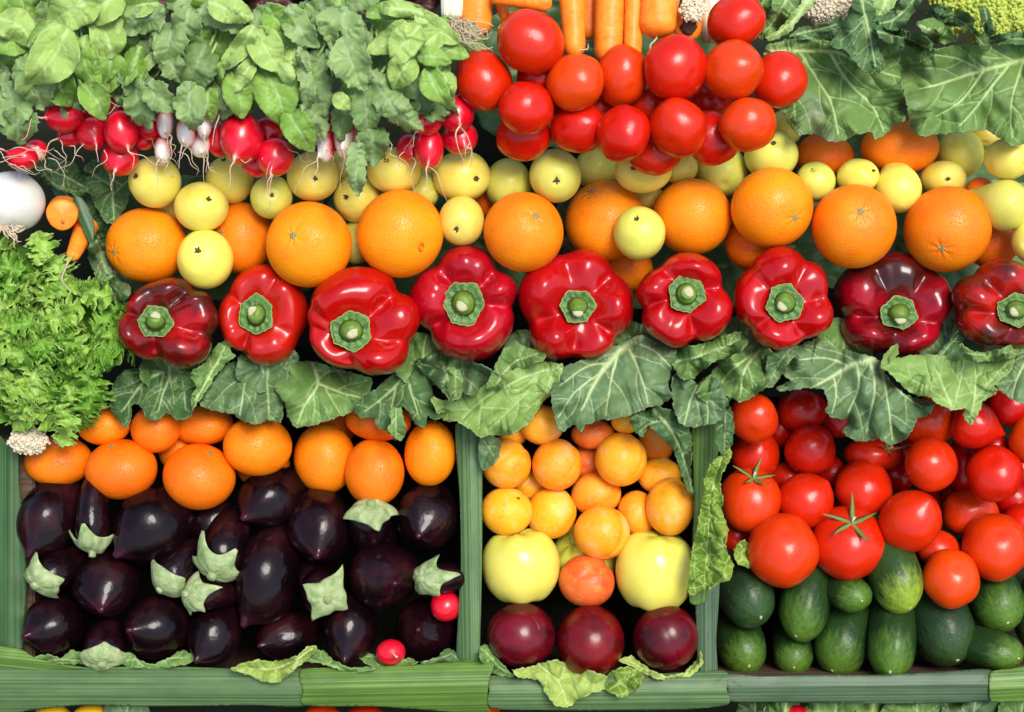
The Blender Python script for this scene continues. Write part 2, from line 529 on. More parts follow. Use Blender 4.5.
M = dict(
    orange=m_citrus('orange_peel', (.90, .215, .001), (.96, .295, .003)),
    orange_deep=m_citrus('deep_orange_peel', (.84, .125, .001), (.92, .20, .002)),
    mandarin=m_citrus('mandarin_peel', (.90, .165, .001), (.96, .235, .002), 22),
    pear=m_skin('pale_yellow_pear_skin', [(.28, (.70, .56, .06)), (.55, (.78, .66, .11)), (.75, (.64, .60, .085))], .9, .36, .0, (11, .05, (.25, .17, .04), .6), (3.1, .045, (.16, .09, .03), .7), .1, 5, hue=.012, coat_rough=.25),
    pear_green=m_skin('green_yellow_pear_skin', [(.3, (.56, .56, .075)), (.7, (.69, .66, .12))], .9, .36, .0, (12, .05, (.25, .2, .04), .6), (3.3, .045, (.16, .09, .03), .6), .1, 5, hue=.008, coat_rough=.25),
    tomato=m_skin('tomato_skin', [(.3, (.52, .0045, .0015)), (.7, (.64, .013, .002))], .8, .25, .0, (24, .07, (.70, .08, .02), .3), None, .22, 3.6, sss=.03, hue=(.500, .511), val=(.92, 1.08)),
    tomato_shaded=m_skin('shaded_tomato_skin', [(.3, (.40, .003, .0015)), (.7, (.50, .007, .002))], .8, .25, .0, (24, .07, (.55, .05, .02), .3), None, .22, 3.6, sss=.03, hue=(.498, .504), val=(.9, 1.06)),  # darker copy for tomatoes in gaps and under leaves, shade put into the colour
    pepper=m_skin('red_pepper_skin', [(.3, (.33, .0015, .003)), (.7, (.47, .003, .004))], 1.3, .2, .2, (16, .035, (.8, .3, .25), .5), None, .16, 4.5, hue=(.497, .504)),
    pepper_dark=m_skin('dark_red_pepper_skin', [(.38, (.045, .008, .004)), (.5, (.15, .003, .003)), (.62, (.36, .003, .004))], 1.1, .2, .2, (16, .03, (.6, .25, .2), .4), None, .12, 5, hue=.004),
    eggplant=m_skin('eggplant_skin', [(.3, (.0025, .001, .0014)), (.55, (.009, .002, .0035)), (.75, (.030, .006, .007))], 1.0, .17, .0, (15, .055, (.36, .32, .32), .6), None, .5, 2.4, zgrad=(1.0, 1.5, (.05, .006, .016)), spec=.26),
    apple=m_skin('yellow_apple_skin', [(.3, (.66, .59, .07)), (.7, (.76, .68, .12))], .8, .26, .3, (7.5, .06, (.30, .24, .04), .7), None, .05, 5, zgrad=(.35, 1.4, (.50, .56, .05)), hue=.01, coat_rough=.2),
    nectarine=m_skin('dark_red_plum_skin', [(.36, (.035, .0018, .0025)), (.66, (.17, .002, .006))], 1.0, .25, .0, (21, .06, (.60, .18, .13), .6), (5.2, .03, (.7, .35, .2), .6), .08, 5, coat_rough=.2),
    apricot=m_skin('apricot_skin', [(.25, (.82, .19, .006)), (.42, (.90, .32, .006)), (.58, (.90, .37, .015)), (.72, (.88, .43, .14))], 1.0, .45, .0, (14, .05, (.5, .16, .03), .4), (3.0, .06, (.66, .3, .1), .5), .3, 7, hue=.012, patch=(3.2, .32, (.92, .52, .26))),
    apricot_red=m_skin('blushed_apricot_skin', [(.3, (.72, .09, .012)), (.7, (.85, .22, .03))], 1.0, .42, .0, (14, .05, (.9, .45, .2), .3), None, .3, 7, hue=.006, patch=(2.2, .5, (.92, .36, .05))),
    onion=m_skin('white_onion_skin', [(.3, (.60, .58, .50)), (.7, (.70, .68, .60))], .8, .3, .15, None, None, .05, 4, hue=.002, val=(.98, 1.02)),
    carrot=m_carrot('carrot_skin'),
    cucumber=m_cucumber('cucumber_skin', (.014, .040, .008), (.12, .235, .022)),
    cucumber_light=m_cucumber('light_ended_cucumber_skin', (.020, .055, .009), (.36, .50, .04)),
    cucumber_dark=m_cucumber('dark_cucumber_skin', (.012, .030, .010), (.040, .088, .020)),
    radish=m_radish('red_radish_skin', (1.15, 1.5)),
    radish_tip=m_radish('white_tipped_radish_skin', (.1, .75)),
    root=m_plain('root_fibre', (.42, .31, .19), (.62, .50, .34), 40, .7, .2),
    pinkroot=m_plain('pink_root_fibre', (.62, .22, .2), (.75, .5, .42), 40, .6, .2),
    brown=m_plain('dry_blossom_end', (.05, .03, .016), (.16, .095, .05), 9, .9, .5, 90),
    button=m_plain('green_stem_button', (.16, .22, .06), (.42, .42, .2), 200, .7, .5, 300),
    calyx=m_plain('green_calyx', (.06, .15, .02), (.15, .27, .05), 60, .5, .4, 120),
    pepper_calyx=m_plain('pepper_calyx_skin', (.025, .085, .010), (.10, .21, .025), 7, .4, .5, 14),
    pepper_stem=m_plain('pepper_stem_skin', (.07, .15, .012), (.17, .28, .04), 5, .45, .4, 12),
    pepper_rim=m_plain('pepper_calyx_rim', (.16, .26, .06), (.26, .34, .10), 9, .5, .4, 160),
    stemend=m_plain('cut_stem_end', (.42, .40, .2), (.62, .58, .36), 120, .7, .5, 300),
    egg_calyx=m_plain('eggplant_calyx_skin', (.16, .26, .07), (.40, .45, .23), 2.6, .6, .6, 9),
    vine=m_plain('tomato_vine', (.10, .16, .03), (.22, .26, .07), 50, .6, .3, 200),
    curd=m_plain('cauliflower_curd', (.58, .49, .32), (.74, .65, .47), 60, .8, .3, 200),
    romanesco=m_plain('green_curd', (.34, .42, .05), (.50, .58, .10), 40, .7, .3, 150),
    wood=m_wood('dark_crate_wood', (.008, .011, .006), (.020, .024, .013)),
    wood_mid=m_wood('brown_crate_wood', (.06, .035, .02), (.14, .09, .06)),
    leek=m_leek('leek_leaf', (.036, .078, .034), (.070, .125, .056), (.098, .16, .086)),
    leek_bright=m_leek('bright_leek_leaf', (.045, .10, .022), (.085, .16, .034), (.11, .18, .055)),
    leek_blue=m_leek('blue_green_leek_leaf', (.034, .066, .040), (.058, .098, .062), (.084, .128, .094)),
    leek_dark=m_leek('dark_leek_leaf', (.014, .05, .018), (.038, .092, .036), (.075, .14, .08)),
    white_leek=m_leek('white_leek_stem', (.62, .62, .5), (.78, .77, .7), (.7, .7, .6)),
    cab_blue=m_leaf('blue_green_cabbage_leaf', (.082, .155, .074), (.15, .235, .118), (.46, .55, .26), edge=(.22, .30, .17)),
    cab_mid=m_leaf('mid_green_cabbage_leaf', (.10, .20, .058), (.175, .285, .095), (.45, .56, .24), edge=(.26, .36, .16)),
    cab_pale=m_leaf('pale_green_cabbage_leaf', (.17, .285, .075), (.25, .375, .12), (.46, .57, .25), .7, edge=(.34, .45, .18)),
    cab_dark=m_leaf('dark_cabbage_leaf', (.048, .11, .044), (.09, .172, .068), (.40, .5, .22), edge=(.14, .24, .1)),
    cab_grey=m_leaf('grey_green_cabbage_leaf', (.095, .185, .05), (.165, .265, .085), (.44, .56, .22), edge=(.24, .34, .16), blot=(.22, .23, .17)),
    savoy=m_leaf('savoy_leaf', (.075, .17, .02), (.21, .33, .04), (.48, .58, .2), .8, 95, bump=.9, netmix=.55, blot=(.34, .36, .03), edge=(.35, .42, .1)),
    lettuce=m_leaf('pale_lettuce_leaf', (.24, .34, .07), (.38, .47, .13), (.52, .58, .25), .6, 90, bump=.5, edge=(.42, .48, .2)),
    rad_light=m_leaf('light_radish_leaf', (.29, .43, .11), (.42, .56, .19), (.44, .58, .24), .85, 110, trans=.26, edge=(.38, .52, .2)),
    rad_mid=m_leaf('mid_radish_leaf', (.19, .345, .06), (.30, .48, .11), (.36, .5, .2), .85, 110, trans=.26, edge=(.3, .45, .16)),
    rad_grey=m_leaf('grey_green_radish_leaf', (.20, .31, .12), (.32, .44, .19), (.3, .4, .22), .85, 110, trans=.26, edge=(.26, .36, .2)),
    rad_dark=m_leaf('dark_radish_leaf', (.14, .24, .085), (.22, .33, .135), (.24, .33, .17), .85, 110, trans=.26, edge=(.2, .29, .15)),
    frisee=m_leaf('frisee_leaf', (.10, .27, .025), (.20, .40, .05), (.4, .58, .17), .5, 120, trans=.25, edge=(.3, .5, .1)),
    frisee_light=m_leaf('pale_frisee_leaf', (.24, .43, .06), (.36, .55, .11), (.48, .62, .26), .5, 120, trans=.25, edge=(.45, .6, .2)),
    purple=m_leaf('purple_lettuce_leaf', (.045, .016, .02), (.09, .03, .035), (.2, .1, .09), .4, 80, rough=.3),
)
# ------------------------------------------------------------------ the round produce: data rows, stacking, builders
ITEMS = []
CAP = dict(top_tomato=.115, orange=.045, pear=.04, pepper=.06, mandarin=0., eggplant=.0, apricot=0., apple=-.004, plum=.012, tomato=.0,
           cucumber=-.004, onion=.06, carrot=.05, radish=.1)


def add(kind, cx, cy, rx, ry, layer, label, pole=None, cap=None, **kw):
    ITEMS.append(dict(kind=kind, cx=cx, cy=cy, rx=rx, ry=ry, layer=layer, label=label, pole=pole, cap=CAP[kind] if cap is None else cap, kw=kw, n=len(ITEMS)))


def rdir(it, dx, dy):
    d = math.hypot(dx, dy)
    if d < 1e-6:
        return (it['rx'] + it['ry']) / 2
    dx, dy = dx / d, dy / d
    return 1 / math.sqrt((dx / it['rx']) ** 2 + (dy / it['ry']) ** 2)


def settle(k=.93, floor=-.15):
    """front to back: everything is pushed in until it rests against what lies in front of it"""
    done = []
    for it in sorted(ITEMS, key=lambda q: (-q['layer'], q['n'])):
        h = it['cap']
        for j in done:
            dx, dy = j['cx'] - it['cx'], j['cy'] - it['cy']
            s = (rdir(it, dx, dy) + rdir(j, dx, dy)) * k
            d2 = dx * dx + dy * dy
            if d2 < s * s:
                h = min(h, j['h'] - math.sqrt(s * s - d2) * MM * .95)
        it['h'] = max(h, floor)
        done.append(it)


def placed(it, V):
    """unit local shape -> display-space offsets from the item's own centre"""
    kw = it['kw']
    rx, ry = it['rx'], it['ry']
    if kw.get('minor'):
        rx = ry = kw['minor']
    rz = kw.get('rz', (rx + ry) / 2)
    R = random.Random(it['n'] * 13 + 5); a = R.uniform(0, 6.283); q = R.uniform(.55, .85)
    tilt = kw.get('tilt', (q * math.cos(a), q * math.sin(a)))
    p = it['pole'] or (it['cx'] + tilt[0] * rx, it['cy'] - tilt[1] * ry)
    ax, ay = (p[0] - it['cx']) / max(rx, 1) / kw.get('plen', 1), -(p[1] - it['cy']) / max(ry, 1) / kw.get('plen', 1)
    R = axis_rot(ax, ay)
    f = fac(it['h']) * MM
    return (V @ R.T) * np.array([rx * it.get('nx', 1), ry * it.get('ny', 1), rz]) * f


def put(it, name, cat, V, F, mat, group=None, lco=None):
    if it['kind'] in ('top_tomato', 'tomato', 'orange', 'mandarin', 'apricot', 'plum', 'pear', 'apple') and not (it['kw'].get('plum') or it['kw'].get('neck')):
        Q = placed(it, V); f = fac(it['h']) * MM                 # keep the outline as wide and tall as the fruit really is
        it['nx'], it['ny'] = 2 * it['rx'] * f / np.ptp(Q[:, 0]), 2 * it['ry'] * f / np.ptp(Q[:, 1])
    me = mesh(name, placed(it, V), F, {'lco': V if lco is None else lco})
    o = link(name, me, M[mat], None, P(it['cx'], it['cy'], it['h']))
    tag(o, it['label'], cat, group)
    return o


def part(it, parent, name, V, F, mat):
    return link(name, mesh(name, placed(it, V), F, {'lco': V}), M[mat], parent)


def lumpy(V, seed, a, fq=1.6):
    n = V / np.maximum(np.linalg.norm(V, axis=1), 1e-6)[:, None]
    return V * (1 + a * Waves(seed, fq)(n))[:, None]


def disc(r, z, n=10, dome=.3, jag=0., seed=0):
    R = random.Random(seed)
    V = [(0, 0, z + r * dome)]
    for k, q in ((.55, dome * .8), (1., 0.)):
        V += [(r * k * (1 + jag * R.uniform(-1, 1)) * math.cos(i * 6.2832 / n), r * k * (1 + jag * R.uniform(-1, 1)) * math.sin(i * 6.2832 / n), z + r * q) for i in range(n)]
    V += [(r * .9 * math.cos(i * 6.2832 / n), r * .9 * math.sin(i * 6.2832 / n), z - r * .6) for i in range(n)]
    F = [(0, 1 + i, 1 + (i + 1) % n) for i in range(n)]
    for b in (1, 1 + n):
        F += [(b + i, b + n + i, b + n + (i + 1) % n, b + (i + 1) % n) for i in range(n)]
    return np.array(V), F


def sepals(n, length, width, lift, seed, rad=1.0, curl=.0, thick=.02):
    """pointed strips that leave the pole and follow the skin"""
    R = random.Random(seed); V, F = [], []
    m = 9
    for k in range(n):
        a = 2 * math.pi * (k + R.uniform(-.18, .18)) / n; L = length * R.uniform(.75, 1.15); tw = R.uniform(-.5, .5)
        lf = lift * R.uniform(.5, 1.5)
        b0 = len(V)
        for i in range(m):
            s = i / (m - 1); ph = .03 + L * s
            rr = rad + .02 + lf * s ** 2 + curl * s ** 4
            w = width * (math.sin(math.pi * min(1, s * .75 + .25)) ** .8) * (1 if s < 1 else .12) + .008
            aa = a + tw * s * s * .5
            for sd, dz in ((-1, 0), (0, .25 * w), (1, 0), (0, -thick)):
                x = math.sin(ph) * math.cos(aa) * rr - sd * w * math.sin(aa)
                y = math.sin(ph) * math.sin(aa) * rr + sd * w * math.cos(aa)
                V.append((x, y, math.cos(ph) * rr + dz))
        for i in range(m - 1):
            p = b0 + i * 4
            for q in range(4):
                F.append((p + q, p + (q + 1) % 4, p + 4 + (q + 1) % 4, p + 4 + q))
        F.append((b0 + (m - 1) * 4 + 3, b0 + (m - 1) * 4 + 2, b0 + (m - 1) * 4 + 1, b0 + (m - 1) * 4))
    return np.array(V), F


def b_orange(it):
    kw = it['kw']; s = it['n']
    small = it['kind'] == 'mandarin'
    V, F = lathe(sphere_profile(.97 if not small else .9, .97, .035 if it['pole'] else .0, n=15), 56, 40)
    V = lumpy(V, s, .012, 1.8)
    if it['pole'] and not kw.get('navel'):
        a = np.arctan2(V[:, 1], V[:, 0]); rr = np.hypot(V[:, 0], V[:, 1])
        fl = np.exp(-((rr - .16) / .13) ** 2) * (V[:, 2] > 0)
        V[:, 2] -= .018 * fl * (.5 + .5 * np.cos(a * 7 + s))
    mat = kw.get('mat', 'mandarin' if small else 'orange')
    o = put(it, 'mandarin' if small else 'orange', 'mandarin' if small else 'orange', V, F, mat, 'mandarins in the lower bin' if small else 'oranges in the middle row')
    if kw.get('navel'):
        m = 18; tv = []; tf = []
        for i in range(m):
            a = 6.2832 * i / m
            for j in range(6):
                b = 6.2832 * j / 6
                q = .055 + .018 * math.cos(b)
                tv.append((q * math.cos(a), 1.5 * q * math.sin(a), .972 + .018 * math.sin(b)))
        for i in range(m):
            for j in range(6):
                tf.append((i * 6 + j, i * 6 + (j + 1) % 6, (i + 1) % m * 6 + (j + 1) % 6, (i + 1) % m * 6 + j))
        part(it, o, 'navel', np.array(tv), tf, 'orange_deep')
    elif it['pole'] and kw.get('button', True):
        z = V[:, 2].max() - (.022 if not small else .01)
        a = disc(kw.get('bs', .062), z, 9, .35, .25, s)
        b = sepals(5, .085, .022, .0, s, z, 0, .01)
        part(it, o, 'stem_button', *join([a, b]), 'button')
    return o


def b_pear(it):
    kw = it['kw']; s = it['n']
    if kw.get('neck'):
        pr = [(1.0, 0), (.97, .12), (.93, .3), (.72, .72), (.2, .98), (-.3, .95), (-.9, .68), (-1.35, .46), (-1.75, .34), (-1.95, .2), (-2.0, 0)]
        V, F = lathe(pr, 44, 34)
    else:
        V, F = lathe([(.93, 0), (.945, .08), (.97, .2), (.93, .4), (.72, .72), (.25, .98), (-.15, 1.), (-.55, .86), (-.9, .55), (-1.1, .25), (-1.15, 0)], 44, 32)
    V = lumpy(V, s, .02, 1.7)
    o = put(it, 'small_pear', 'pear', V, F, kw.get('mat', 'pear'), 'small pears among the oranges')
    if it['pole']:
        zt = .93 if not kw.get('neck') else .97
        R = random.Random(s)
        st = sepals(R.choice((4, 5, 6)), .10 * R.uniform(.6, 1.2), .040, .05, s, zt, .06, .02)
        dk = disc(.07 * R.uniform(.8, 1.25), zt, 9, .35, .45, s)
        part(it, o, 'dry_calyx', *join([st, dk]), 'brown')
    return o


def b_tomato(it):
    kw = it['kw']; s = it['n']; top = it['kind'] == 'top_tomato'
    if kw.get('plum'):
        tip = kw.get('tip', 0)
        pr = [(1.45 + tip, 0), (1.40 + tip * .75, .10), (1.22 + tip * .3, .36), (.95, .65), (.45, .93), (-.1, 1.), (-.6, .93), (-1.05, .68), (-1.25, .36), (-1.25, .15), (-1.2, 0)]
        V, F = lathe(pr, 48, 40)
        V = lumpy(V, s, .02, 1.5); V[:, 2] *= kw.get('long', 1.) / 1.35
    else:
        V, F = lathe(sphere_profile(.9, .88, .05, .06, n=17), 56, 40)
        a = np.arctan2(V[:, 1], V[:, 0]); rr = np.hypot(V[:, 0], V[:, 1])
        rib = np.cos(a * 5 + s) * np.clip(rr, 0, 1) * (1 - np.abs(V[:, 2])) ** .5
        V[:, :2] *= (1 + .028 * rib)[:, None]
        V = lumpy(V, s, .032, 1.5)
    o = put(it, 'tomato', 'tomato', V, F, kw.get('mat', 'tomato'), 'big tomatoes in the top heap' if top else 'tomatoes in the right bin')
    if kw.get('calyx'):
        z = V[:, 2].max() - .035
        cal = part(it, o, 'calyx', *join([sepals(kw['calyx'], kw.get('sl', .55), .075, kw.get('lift', .22), s, z, .1, .02), disc(.1, z, 8, .3, .2, s)]), 'vine')
        tb = tube([(0, 0, z), (.02, .03, z + .1), (.06, .05, z + .2)], [.05, .04, .05], 7)
        part(it, cal, 'stem', *tb, 'stemend')
    elif kw.get('scar'):
        z = V[:, 2].max() - .02
        part(it, o, 'blossom_scar', *disc(.045, z - .015, 7, .3, .3, s), 'brown')
    return o


def b_pepper(it):
    kw = it['kw']; s = it['n']; R = random.Random(s * 7 + kw.get('seed', 0))
    
    ns, nt = 96, 54
    prof = catmull([(0., .17), (.12, .17), (.26, .19), (.38, .26), (.5, .36), (.65, .44), (.81, .38), (.93, .18), (1., -.15), (.97, -.5), (.9, -.85), (.78, -1.15), (.55, -1.32), (.25, -1.36), (0, -1.34)], nt)
    gro = [math.radians(q) for q in kw['gro']]; n = len(gro)
    gd = [R.uniform(.6, 1.25) for _ in range(n)]; gw = [R.uniform(.20, .34) for _ in range(n)]
    minor = [(2 * math.pi * R.random(), R.uniform(.15, .7), R.uniform(.09, .2)) for _ in range(n + 2)]
    lobeh = [R.uniform(-.16, .16) for _ in range(n)]
    gs = sorted(q % (2 * math.pi) for q in gro); mids = [(gs[k] + (gs[(k + 1) % n] + (2 * math.pi if k == n - 1 else 0))) / 2 for k in range(n)]
    W = Waves(s + 3, 2.6); W2 = Waves(s + 9, 6.5, 3, 9)
    V, F = [], []
    for i in range(nt):
        rho, z = prof[i]
        rho = max(rho, .0)
        for j in range(ns):
            a = 2 * math.pi * j / ns
            g = 0.
            for q, dp, wd in zip(gro, gd, gw):
                da = (a - q + math.pi) % (2 * math.pi) - math.pi
                g += dp * math.exp(-(abs(da) / wd) ** 1.5)
            for q, dp, wd in minor:
                da = (a - q + math.pi) % (2 * math.pi) - math.pi
                g += .28 * dp * math.exp(-(da / wd) ** 2)
            lh = sum(lobeh[k] * math.exp(-(((a - mids[k] + math.pi) % (2 * math.pi) - math.pi) / .5) ** 2) for k in range(n))
            k = min(1, rho / .45)
            r2 = rho * (1 - .15 * min(g, 1.2) * k + .35 * lh * k * rho)
            z2 = z - .30 * min(g, 1.3) * math.exp(-((rho - .70) / .24) ** 2) * (z > -.4) + lh * math.exp(-((rho - .6) / .3) ** 2) * (z > -.2)
            V.append((r2 * math.cos(a), r2 * math.sin(a), z2))
    V = np.array(V)
    rr = np.hypot(V[:, 0], V[:, 1])
    V[:, 2] += (.05 * W(V * 1.3) + .014 * W2(V)) * np.clip((rr - .3) * 3, 0, 1)
    V[:, :2] *= (1 + .02 * W(V + 4))[:, None]
    for i in range(nt - 1):
        F += [(i * ns + j, i * ns + (j + 1) % ns, (i + 1) * ns + (j + 1) % ns, (i + 1) * ns + j) for j in range(ns)]
    F = [f[::-1] for f in F]
    for ax_ in (0, 1):
        lo, hi = V[:, ax_].min(), V[:, ax_].max(); V[:, ax_] = (V[:, ax_] - (lo + hi) / 2) * 2 / (hi - lo)
    V[:, 2] *= .9
    ox, oy = kw.get('off', (0, 0)); sh = np.clip(1 - np.repeat(prof[:, 0], ns) ** 2, 0, 1) * (V[:, 2] > -.3)
    V[:, 0] += sh * ox / it['rx']; V[:, 1] -= sh * oy / it['ry']
    # the stem side looks out at us, leaning a little
    o = put(it, 'red_pepper', 'pepper', V, F, kw.get('mat', 'pepper'), 'bell peppers in a row')
    cr = kw.get('cr', 18) / it['rx']
    px, py = ox * .93 / it['rx'], -oy * .93 / it['ry']
    m = kw.get('corners', 6)
    cv, cf = [], []
    N = 48
    ca = R.uniform(0, 1)
    for q, zz in ((0, .40), (.28, .39), (.42, .31), (.6, .28), (.86, .305), (1.0, .315), (1.0, .2), (.8, .1)):
        for j in range(N):
            a = 6.2832 * j / N
            corner = math.cos(math.pi / m) / math.cos((a + ca) % (2 * math.pi / m) - math.pi / m)
            sh = 1 + (corner - .93) * q * 1.0
            wob = 1 + .05 * q * math.sin(a * 3 + s) + .02 * math.sin(a * 17)
            cv.append((px + cr * q * sh * wob * math.cos(a), py + cr * q * sh * wob * math.sin(a), zz + .016 * q * math.sin(a * 2 + s) + .016 * math.sin(a * 12 + q * 3) * (q > .3) * (q < .95)))
    for i in range(7):
        cf += [(i * N + j, (i + 1) * N + j, (i + 1) * N + (j + 1) % N, i * N + (j + 1) % N) for j in range(N)]
    cal = part(it, o, 'calyx', np.array(cv), cf, 'pepper_calyx')
    rv = [(px + (cr * (1 + (math.cos(math.pi / m) / math.cos((a + ca) % (2 * math.pi / m) - math.pi / m) - .93)) * (1 + .05 * math.sin(a * 3 + s) + .02 * math.sin(a * 17)) * math.cos(a)),
           py + (cr * (1 + (math.cos(math.pi / m) / math.cos((a + ca) % (2 * math.pi / m) - math.pi / m) - .93)) * (1 + .05 * math.sin(a * 3 + s) + .02 * math.sin(a * 17)) * math.sin(a)), .307 + .016 * math.sin(a * 2 + s)) for a in [6.2832 * j / 60 for j in range(61)]]
    part(it, cal, 'calyx_rim', *tube(rv, [.014] * 61, 6), 'pepper_rim')
    sx, sy = kw.get('lean', (.02, -.05))
    sr = cr * .27
    part(it, cal, 'stem', *tube([(px, py, .30), (px + sx * .3, py + sy * .3, .385), (px + sx * .8, py + sy * .8, .43), (px + sx, py + sy, .455)], [sr * 2.3, sr * 1.75, sr * 1.45, sr * 1.25], 14), 'pepper_stem')
    part(it, cal, 'stem_cut', *(lambda dv: (dv[0] + np.array([px + sx, py + sy, 0]), dv[1]))(disc(sr * 1.2, .457, 12, .10, .12, s)), 'stemend')
    return o


def b_eggplant(it):
    kw = it['kw']; s = it['n']
    if kw.get('stem'):                       # stalk end towards us: a calyx cup on the shoulder
        V, F = lathe(sphere_profile(1.0, 2.2, 0, 0, 15), 40, 36)
        V = lumpy(V, s, .02, 1.3)
        o = put(it, 'eggplant', 'eggplant', V, F, 'eggplant', 'eggplants in the lower bin')
        R = random.Random(s * 3 + 1); n = kw.get('sepals', 5); N, K = 60, 14
        cv, cf = [], []
        sp = kw.get('sp') or [R.uniform(.35, 1.45) for _ in range(n)]; ph0 = kw.get('turn', R.uniform(0, 6))
        big = kw.get('toward')               # display angle of the long sepals
        for i in range(K + 1):
            q = i / K
            for j in range(N):
                a = 6.2832 * j / N
                u = ((a + ph0) / 6.2832 * n) % n; k = int(u) % n; tri = (1 - abs((u - int(u)) * 2 - 1)) ** 2.6
                ext = kw.get('reach', .62) + kw.get('spike', .5) * tri * sp[k]
                phi = max(.05, q * ext)
                rr = 1.04 + .10 * math.sin(q * 2.6) + (.34 * q ** 4) * tri * sp[k] + .025 * math.sin(a * n * 2 + s) * q
                cv.append((rr * math.sin(phi) * math.cos(a), rr * math.sin(phi) * math.sin(a), rr * math.cos(phi)))
        for i in range(K):
            cf += [(i * N + j, (i + 1) * N + j, (i + 1) * N + (j + 1) % N, i * N + (j + 1) % N) for j in range(N)]
        cv = np.array(cv); cv += .035 * np.c_[Waves(s, 6)(cv), Waves(s + 1, 6)(cv), Waves(s + 2, 6)(cv)]
        cal = part(it, o, 'calyx', cv, cf, 'egg_calyx')
        md = cal.modifiers.new('thickness', 'SOLIDIFY'); md.thickness = .0012; md.offset = 1
        st = part(it, cal, 'stem', *tube([(0, 0, .98), (.0, .02, 1.16), (0, .03, 1.3), (0, .03, 1.31)], [.30, .21, .2, .17], 12), 'egg_calyx')
        part(it, cal, 'stem_cut', *(lambda dv: (dv[0] + np.array([0, .03, 0]), dv[1]))(disc(.165, 1.315, 10, .15, .15, s)), 'button')
        return o
    pr = [(1.33, 0), (1.325, .055), (1.26, .10), (1.15, .17), (1.0, .36), (.74, .66), (.38, .91), (0, 1.), (-.5, .93), (-1.1, .68), (-1.6, .38), (-1.75, 0)]
    V, F = lathe(pr, 52, 46)
    V = lumpy(V, s, .028, 1.6)
    a = np.arctan2(V[:, 1], V[:, 0])
    V[:, :2] *= (1 + .05 * np.cos(a * (3 + s % 2) + s) * np.clip(V[:, 2] + .2, 0, 1))[:, None]
    o = put(it, 'eggplant', 'eggplant', V, F, 'eggplant', 'eggplants in the lower bin')
    part(it, o, 'blossom_scar', *disc(.045, V[:, 2].max() - .02, 8, .3, .25, s), 'button' if kw.get('pale') else 'brown')
    return o


def b_apricot(it):
    kw = it['kw']; s = it['n']
    V, F = lathe(sphere_profile(.95, .95, .05, .03, n=15), 48, 34)
    V = lumpy(V, s, .03, 1.6)
    a = np.arctan2(V[:, 1], V[:, 0]); d = (a - .8 + math.pi) % (2 * math.pi) - math.pi
    V *= (1 - kw.get('crease', .05) * np.exp(-(d / .14) ** 2) * np.clip(np.hypot(V[:, 0], V[:, 1]) * 1.6, 0, 1))[:, None]
    o = put(it, 'apricot', 'apricot', V, F, kw.get('mat', 'apricot'), 'apricots in the middle bin')
    if it['pole']:
        part(it, o, 'stem_scar', *disc(kw.get('scar', .07), V[:, 2].max() - .035, 9, .2, .3, s), 'brown')
    return o


def b_apple(it):
    s = it['n']
    V, F = lathe([(.84, 0), (.87, .1), (.90, .26), (.90, .45), (.82, .70), (.5, .93), (.05, 1.), (-.4, .9), (-.75, .62), (-.85, .35), (-.8, .15), (-.76, 0)], 52, 40)
    a = np.arctan2(V[:, 1], V[:, 0])
    V *= (1 + .025 * np.cos(a * 5 + s) * (np.abs(V[:, 2]) / .9))[:, None]
    V = lumpy(V, s, .02, 1.4)
    return put(it, 'yellow_apple', 'apple', V, F, 'apple', 'yellow apples in the middle bin')


def b_plum(it):
    s = it['n']
    V, F = lathe(sphere_profile(.96, .95, .03, .03, n=15), 52, 38)
    V = lumpy(V, s, .018, 1.5)
    a = np.arctan2(V[:, 1], V[:, 0]); d = (a - 2.0 + math.pi) % (2 * math.pi) - math.pi
    V *= (1 - .02 * np.exp(-(d / .12) ** 2))[:, None]
    o = put(it, 'red_plum', 'plum', V, F, 'nectarine', 'dark red plums in the middle bin')
    if it['pole']:
        part(it, o, 'blossom_scar', *disc(.06, V[:, 2].max() - .02, 8, .2, .4, s), 'apricot_red')
    return o


def b_cucumber(it):
    kw = it['kw']; s = it['n']
    L = kw.get('long', 2.6)
    pr = [(1.05, 0), (1.02, .14), (.93, .36), (.72, .66), (.35, .9), (-.2, 1.), (-.9, 1.0), (-1.6, .95), (-L, .8), (-L - .5, .5), (-L - .7, 0)]
    V, F = lathe(pr, 44, 44)
    V = lumpy(V, s, .015, 1.6)
    a = np.arctan2(V[:, 1], V[:, 0])
    V[:, :2] *= (1 + .012 * np.cos(a * 9 + s))[:, None]
    o = put(it, 'cucumber', 'cucumber', V, F, kw.get('mat', 'cucumber'), 'cucumbers in the right bin')
    part(it, o, 'blossom_scar', *disc(.075, V[:, 2].max() - .02, 9, .3, .3, s), 'stemend')
    return o


def wiggle(p0, p1, seed, amp=3., n=9, h0=.0, h1=.0, hang=.0):
    """a thin wandering thread between two photograph points -> display-space points"""
    r = np.random.RandomState(seed); t = np.linspace(0, 1, n)
    p = np.array(p0)[None] * (1 - t)[:, None] + np.array(p1)[None] * t[:, None]
    d = np.array(p1, float) - np.array(p0, float); nn = np.array([-d[1], d[0]]) / max(np.linalg.norm(d), 1)
    w = sum(np.sin(t * math.pi * k + 0) * r.normal() / k for k in (1, 2, 3, 4)) * amp
    p = p + nn[None] * w[:, None]
    hh = h0 + (h1 - h0) * t + hang * np.sin(math.pi * t)
    return np.array([P(a, b, c) for (a, b), c in zip(p, hh)])


